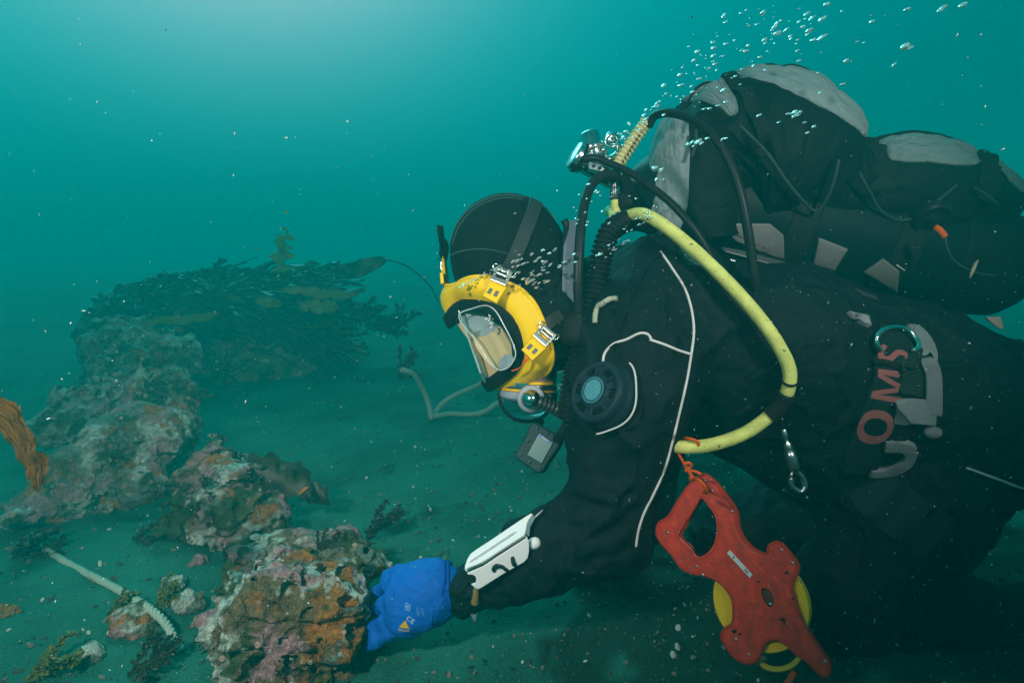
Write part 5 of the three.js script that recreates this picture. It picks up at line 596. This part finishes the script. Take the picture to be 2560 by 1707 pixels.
// ------------------------------------------------------------------ red tape reel on an orange cord
{
  const z = (x, y) => [(1560 + x * 0.4252) / K, (1040 + y * 0.4252) / K], O = V(...z(790, 1080), 0.84), n = NEAR.clone().addScaledVector(RIGHT, -0.72).addScaledVector(UP, 0.28).normalize(), at = (o) => (q) => onPlane(...z(q[0], q[1]), o, n), redTex = dataTex(256, (x, y) => { const n = 0.92 + 0.2 * tileN(x, y, 6, 21, 5), g = tileN(x, y, 14, 31, 3) > 0.47 ? 0.7 : 1; return [0.82 * n * g, 0.24 * n * (2 - g), 0.17 * n * (2 - g)]; }, true, [9, 9]), red = mat([1, 1, 1], 0.55, { map: redTex, roughnessMap: scuffRough, bumpMap: grainBump, bumpScale: 0.0012 }), tapeY = mat([0.72, 0.5, 0.02], 0.6);
  const reel = thing('tape_reel', 'red open frame measuring tape reel with yellow tape, hanging from orange cord', 'tape reel', V(...z(900, 1500), 0.84));
  const outer = [[452, 347], [480, 345], [520, 372], [580, 445], [635, 522], [660, 575], [666, 640], [690, 705], [730, 755], [780, 792], [850, 815], [858, 768], [885, 748], [912, 744], [945, 775], [1024, 882], [1018, 925], [990, 985], [998, 1045], [1020, 1120], [1052, 1205], [1095, 1285], [1150, 1365], [1214, 1462], [1205, 1512], [1182, 1528], [1150, 1505], [1080, 1438], [1015, 1392], [955, 1335], [890, 1308], [840, 1322], [815, 1365], [795, 1412], [762, 1444], [715, 1446], [655, 1412], [600, 1335], [578, 1290], [600, 1250], [640, 1225], [652, 1150], [642, 1075], [608, 1015], [550, 962], [480, 935], [400, 920], [345, 892], [290, 815], [222, 738], [198, 685], [208, 632], [262, 596], [330, 492], [400, 395]];
  const hole = [[462, 468], [515, 522], [552, 578], [566, 640], [560, 720], [530, 790], [485, 828], [440, 842], [408, 826], [368, 772], [318, 722], [312, 692], [338, 645], [390, 560]], win = [[945, 1163], [978, 1205], [997, 1267], [965, 1258], [922, 1214]], hub = smooth([[830, 992], [880, 1020], [902, 1090], [880, 1135], [845, 1125], [805, 1060], [800, 1010]], 20);
  const Of = O.clone().addScaledVector(n, 0.015), Ob = O.clone().addScaledVector(n, -0.017);
  const fr = part(reel, 'front_frame', slab(smooth(outer, 150).map(at(Of)), Of, n, 0.009, 0.0032, [smooth(hole, 50).map(at(Of)), win.map(at(Of)), hub.map(at(Of))]), red);
  const sh = (l) => l.map((q) => [q[0] - 12, q[1] + 14]); part(reel, 'back_frame', slab(smooth(outer, 120).map(at(O)).map((p) => p.addScaledVector(n, -0.017)), Ob, n, 0.008, 0.002, [smooth(hole, 40).map(at(O)).map((p) => p.addScaledVector(n, -0.017))]), red);
  for (const [l, k] of [[outer, 150], [hole, 50]]) part(fr, 'edge_rib', tube(smooth(l, k).map(at(Of)).map((p) => p.addScaledVector(n, 0.0022)), 0.0026, k * 2, 8, true), red);
  // grip bars that join the two frames
  const bar = (a, b, r) => part(reel, 'grip', slab([[a[0] - r, a[1] - r], [b[0] + r, b[1] - r], [b[0] + r, b[1] + r], [a[0] - r, a[1] + r]].map((q) => q).map(at(O)), O, n, 0.026, 0.003), red);
  part(reel, 'grip', tube([[255, 668], [330, 560], [410, 450], [452, 392]].map(at(O)), 0.0095, 24, 12), red);
  // wound tape: many turns, each a thin ring
  const cx = at(O)([805, 1092]), ex = at(O)([1060, 1120]).sub(cx).length(), e1 = RIGHT.clone().addScaledVector(n, -RIGHT.dot(n)).normalize(), R0 = ex * 1.13, prof = [[R0 * 0.28, -0.009]]; for (let i = 0; i <= 26; i++) { const r = lerp(R0 * 0.3, R0, i / 26); prof.push([r, 0.009 + (i % 2 ? 0 : -0.0011)], [r + R0 * 0.012, 0.009 + (i % 2 ? 0 : -0.0011)]); } prof.push([R0 * 1.01, -0.009]); part(reel, 'wound_tape', lathe(prof, cx, n, 90), tapeY);
  part(reel, 'hub', lathe([[0.001, 0.012], [R0 * 0.2, 0.012], [R0 * 0.22, 0.008], [R0 * 0.22, -0.012]], at(O)([845, 1062]), n, 30), mat([0.10, 0.04, 0.025], 0.6)); part(reel, 'hub_rivet', lathe([[0.001, 0.0035], [0.003, 0.003], [0.0036, 0]], at(Of)([862, 1106]), n, 12), steel);
  part(reel, 'loose_tape', tube([[790, 1430], [830, 1470], [900, 1488], [980, 1470], [1030, 1425], [1046, 1400]].map(at(O)), (t, a) => 0.0016 + 0.003 * Math.abs(Math.sin(a)), 40, 10), mat([0.5, 0.42, 0.05], 0.6));
  for (const q of [[480, 380], [522, 440], [640, 560], [262, 685], [434, 882], [470, 932], [665, 1310], [742, 1400], [930, 785], [995, 862], [1190, 1440]]) part(reel, 'screw', lathe([[0.001, 0.0012], [0.0022, 0.001], [0.0026, -0.001]], at(Of)(q).addScaledVector(n, 0.0045), n, 10), steel);
  const Ol = Of.clone().addScaledVector(n, 0.0052); part(reel, 'label_plate', slab([[624, 788], [757, 932], [742, 952], [607, 806]].map(at(Ol)), Ol, n, 0.0016, 0.0004), mat([0.55, 0.62, 0.62], 0.5)); const lp = (x, y) => [lerp(624, 757, x) - 15 * y, lerp(788, 932, x) + 19 * y], Om = Ol.clone().addScaledVector(n, 0.001); for (const x of [0.2, 0.72, 0.8]) part(reel, 'label_mark', slab([lp(x, 0.25), lp(x + 0.05, 0.25), lp(x + 0.05, 0.75), lp(x, 0.75)].map(at(Om)), Om, n, 0.0008, 0.0001), mat([0.05, 0.09, 0.1], 0.6));
  for (const [x, y, s] of [[660, 1262, 16], [690, 1278, 10], [965, 918, 12], [525, 440, 8], [800, 972, 7], [938, 1192, 14], [1000, 1070, 9]]) { const g = new THREE.IcosahedronGeometry(s * 0.00022, 1).scale(1.3, 0.8, 0.35), p = at(Of)([x, y]).addScaledVector(n, 0.005); part(reel, 'dirt_speck', g.applyMatrix4(new THREE.Matrix4().setPosition(p)), mat([0.03, 0.03, 0.02], 0.9)); }
  const cord = thing('cord', 'thin orange cord knotted to the red reel handle', 'cord', at(Of)([460, 400])), F = (x, y, d) => V(...z(x, y), d), om = orange;
  part(cord, 'cord', tube([F(352, 128, 0.915), F(395, 135, 0.895), F(432, 150, 0.893), F(436, 185, 0.9), F(380, 212, 0.915), F(330, 200, 0.925), F(322, 215, 0.92), F(345, 262, 0.89), F(368, 305, 0.865), F(395, 345, 0.845), F(402, 372, 0.838)], 0.0022, 90, 8), om); part(cord, 'knot', tube([F(368, 305, 0.865), F(360, 282, 0.86), F(378, 274, 0.858), F(396, 285, 0.86), F(390, 302, 0.864), F(372, 310, 0.862), F(366, 322, 0.86), F(392, 322, 0.856), F(425, 328, 0.85), F(455, 342, 0.845)], 0.0021, 70, 8), om); part(cord, 'handle_wrap', tube([F(402, 376, 0.835), F(430, 372, 0.8), F(455, 388, 0.79), F(475, 412, 0.79), F(484, 442, 0.796), F(470, 450, 0.84)], 0.0024, 40, 8), om); part(cord, 'knot', tube([F(385, 335, 0.85), F(400, 352, 0.846), F(412, 368, 0.842), F(398, 378, 0.842), F(390, 360, 0.842)], 0.0022, 30, 8), om);
  const tip = V(...z(975, 1555), 0.78); part(thing('orange_tag', 'small orange tag on the seabed below the red reel', 'tag', tip), 'strip', tube([tip.clone().add(v3(0.006, 0.012, 0)), tip, tip.clone().add(v3(-0.008, -0.014, 0)), tip.clone().add(v3(-0.01, -0.04, 0.01))], 0.004, 12, 8), mat([0.5, 0.08, 0.015], 0.7));
}
console.log('gear done');

// ------------------------------------------------------------------ air bubbles
{
  const bm = new THREE.MeshPhysicalMaterial({ color: C(0.95, 1, 1), roughness: 0.03, transmission: 0.8, thickness: 0.01, ior: 0.752, side: THREE.FrontSide });
  const shapes = [0, 1, 2].map((k) => { const g = new THREE.SphereGeometry(1, 18, 12), p = g.attributes.position; for (let i = 0; i < p.count; i++) { const y = p.getY(i); p.setY(i, (y < 0 ? y * (0.35 + 0.1 * k) : y * 0.62) + 0.12 * N3(p.getX(i) * 1.2, y, k * 5)); } g.computeVertexNormals(); return g; });
  const G = 'air bubbles rising from the diver', put = (u, v, d, r, label) => { const o = new THREE.Mesh(shapes[Math.floor(rnd() * 3)], bm); o.name = numbered('air_bubble'); o.position.copy(V(u, v, d)); o.scale.set(r * rr(1.0, 1.5), r * rr(0.8, 1.1), r * rr(0.9, 1.2)); o.rotation.set(rr(-0.3, 0.3), rr(-0.6, 0.6), rr(0.2, 0.75)); o.castShadow = o.receiveShadow = true; o.userData = { label, category: 'bubble', group: G }; scene.add(o); };
  const A = 'silvery air bubble rising in the plume above the wing', B = 'silvery air bubble clinging along the mask and hood', Cc = 'silvery air bubble drifting past the hoses and wing';
  for (let i = 0; i < 22; i++) { const t = i / 21; put(lerp(1058, 1150, t) + rr(-3, 3), 664 - 52 * Math.pow(t, 0.85) + rr(-4, 4), 0.985 + rr(-0.01, 0.01) - 0.01 * t, rr(0.0016, 0.0032), B); }
  for (let i = 0; i < 46; i++) { const a = rr(0, 6.28), q = Math.sqrt(rnd()); put(1215 + 55 * q * Math.cos(a) + rr(-6, 6), 625 + 42 * q * Math.sin(a), 0.96 + rr(-0.02, 0.01), rr(0.0016, 0.0042), B); }
  for (const [u, v] of [[1178, 601], [1190, 610], [1202, 606], [1230, 600], [1252, 603], [1265, 607], [1285, 612], [1296, 602], [1322, 602], [1247, 575], [1262, 582], [1275, 574], [1198, 595], [1150, 618], [1318, 585]]) put(u, v, 0.95, rr(0.0026, 0.0042), B);
  for (let i = 0; i < 34; i++) { const t = rnd(); put(lerp(1372, 1500, t) + rr(-16, 16), lerp(600, 478, t) + rr(-18, 18), lerp(0.955, 0.935, t), rr(0.0015, 0.0036), Cc); }
  for (let i = 0; i < 26; i++) put(rr(1272, 1470), rr(400, 520) , rr(0.93, 0.99), rr(0.0012, 0.0027), Cc);
  for (let i = 0; i < 30; i++) { const t = rnd(); put(lerp(1410, 1530, t) + rr(-22, 22), lerp(330, 235, t) + rr(-20, 20), 0.97, rr(0.0013, 0.0036), Cc); }
  for (let i = 0; i < 125; i++) { const t = rnd(), w = lerp(60, 150, t); put(lerp(1560, 1850, t) + rr(-w, w), lerp(225, 0, t) + rr(-45, 45), rr(0.85, 1.1), 0.001 + 0.0048 * Math.pow(rnd(), 3), A); }
  for (const [u, v, r] of [[1582, 332, 0.004], [1590, 326, 0.003], [1604, 326, 0.0055], [1612, 330, 0.004], [1596, 336, 0.0035], [1625, 318, 0.003], [1660, 321, 0.0035], [1668, 318, 0.0025], [1812, 262, 0.004], [1826, 258, 0.0045], [1832, 264, 0.004], [1838, 258, 0.003], [1824, 268, 0.004], [1744, 265, 0.003], [1790, 281, 0.003], [1849, 282, 0.0026], [1870, 291, 0.0036], [1855, 305, 0.0033], [1885, 212, 0.0026], [1668, 235, 0.004], [1650, 243, 0.0033], [1630, 250, 0.003], [1505, 385, 0.004], [1520, 390, 0.0035], [1508, 412, 0.0026], [1525, 412, 0.002], [1690, 175, 0.0028], [1746, 132, 0.003]]) put(u, v, 0.9 + rr(-0.03, 0.02), r, Cc);
  for (const [u, v, r] of [[1888, 86, 0.0055], [1868, 92, 0.004], [2080, 107, 0.006], [2092, 110, 0.004], [1944, 140, 0.0045], [2055, 149, 0.0035], [2004, 50, 0.004], [2085, 22, 0.004], [2168, 18, 0.005], [2160, 24, 0.004], [2212, 12, 0.005], [1936, 194, 0.0035], [1985, 98, 0.002], [1970, 96, 0.002], [1900, 10, 0.0045], [1890, 44, 0.0045], [1845, 62, 0.0035], [1780, 62, 0.004], [1836, 140, 0.003]]) put(u, v, rr(0.8, 0.95), r, A);
}
// ------------------------------------------------------------------ the photographer's two strobes, beside and behind the lens; their light is seen on mask, slate and bubbles
for (const [x, y, zc, tx, ty, tz, label, power] of [[0.62, 1.12, 0.12, 0.3, 0.72, -1.05, 'black underwater strobe on an arm over the right of the lens', 2.6], [-0.55, 1.05, 0.12, -0.38, 0.36, -1.15, 'black underwater strobe on an arm over the left of the lens', 4.0]]) {
  const p = v3(x, y, zc), to = v3(tx, ty, tz), ax = to.clone().sub(p).normalize(), s = thing('camera_strobe', label, 'strobe', p);
  part(s, 'housing', lathe([[0.001, -0.15], [0.04, -0.145], [0.046, -0.13], [0.046, -0.02], [0.056, -0.005], [0.058, 0.004], [0.052, 0.006], [0.05, 0.001]], p, ax, 36), rubberMatte);
  part(s, 'lamp_glass', lathe([[0.05, 0.0], [0.03, 0.003], [0.001, 0.004]], p, ax, 30), mat([0.9, 0.9, 0.86], 0.3, { emissive: C(1, 0.97, 0.92), emissiveIntensity: 1.2 }));
  part(s, 'arm', tube([p.clone().addScaledVector(ax, -0.08), p.clone().add(v3(-x * 0.3, -0.18, 0.12)), v3(x * 0.35, EYE + 0.02, 0.2)], 0.012, 20, 10), rubberMatte);
  const l = new THREE.SpotLight(C(1, 0.96, 0.9), power, 0, x < 0 ? 0.72 : 0.55, 1, 2); l.position.copy(p).addScaledVector(ax, 0.03); l.target.position.copy(to); l.castShadow = true; l.shadow.radius = 2.5; scene.add(l, l.target);
}
console.log('all done');
scene.traverse((o) => { if (o.isMesh) { o.castShadow = true; o.receiveShadow = true; } });
renderer.render(scene, camera);
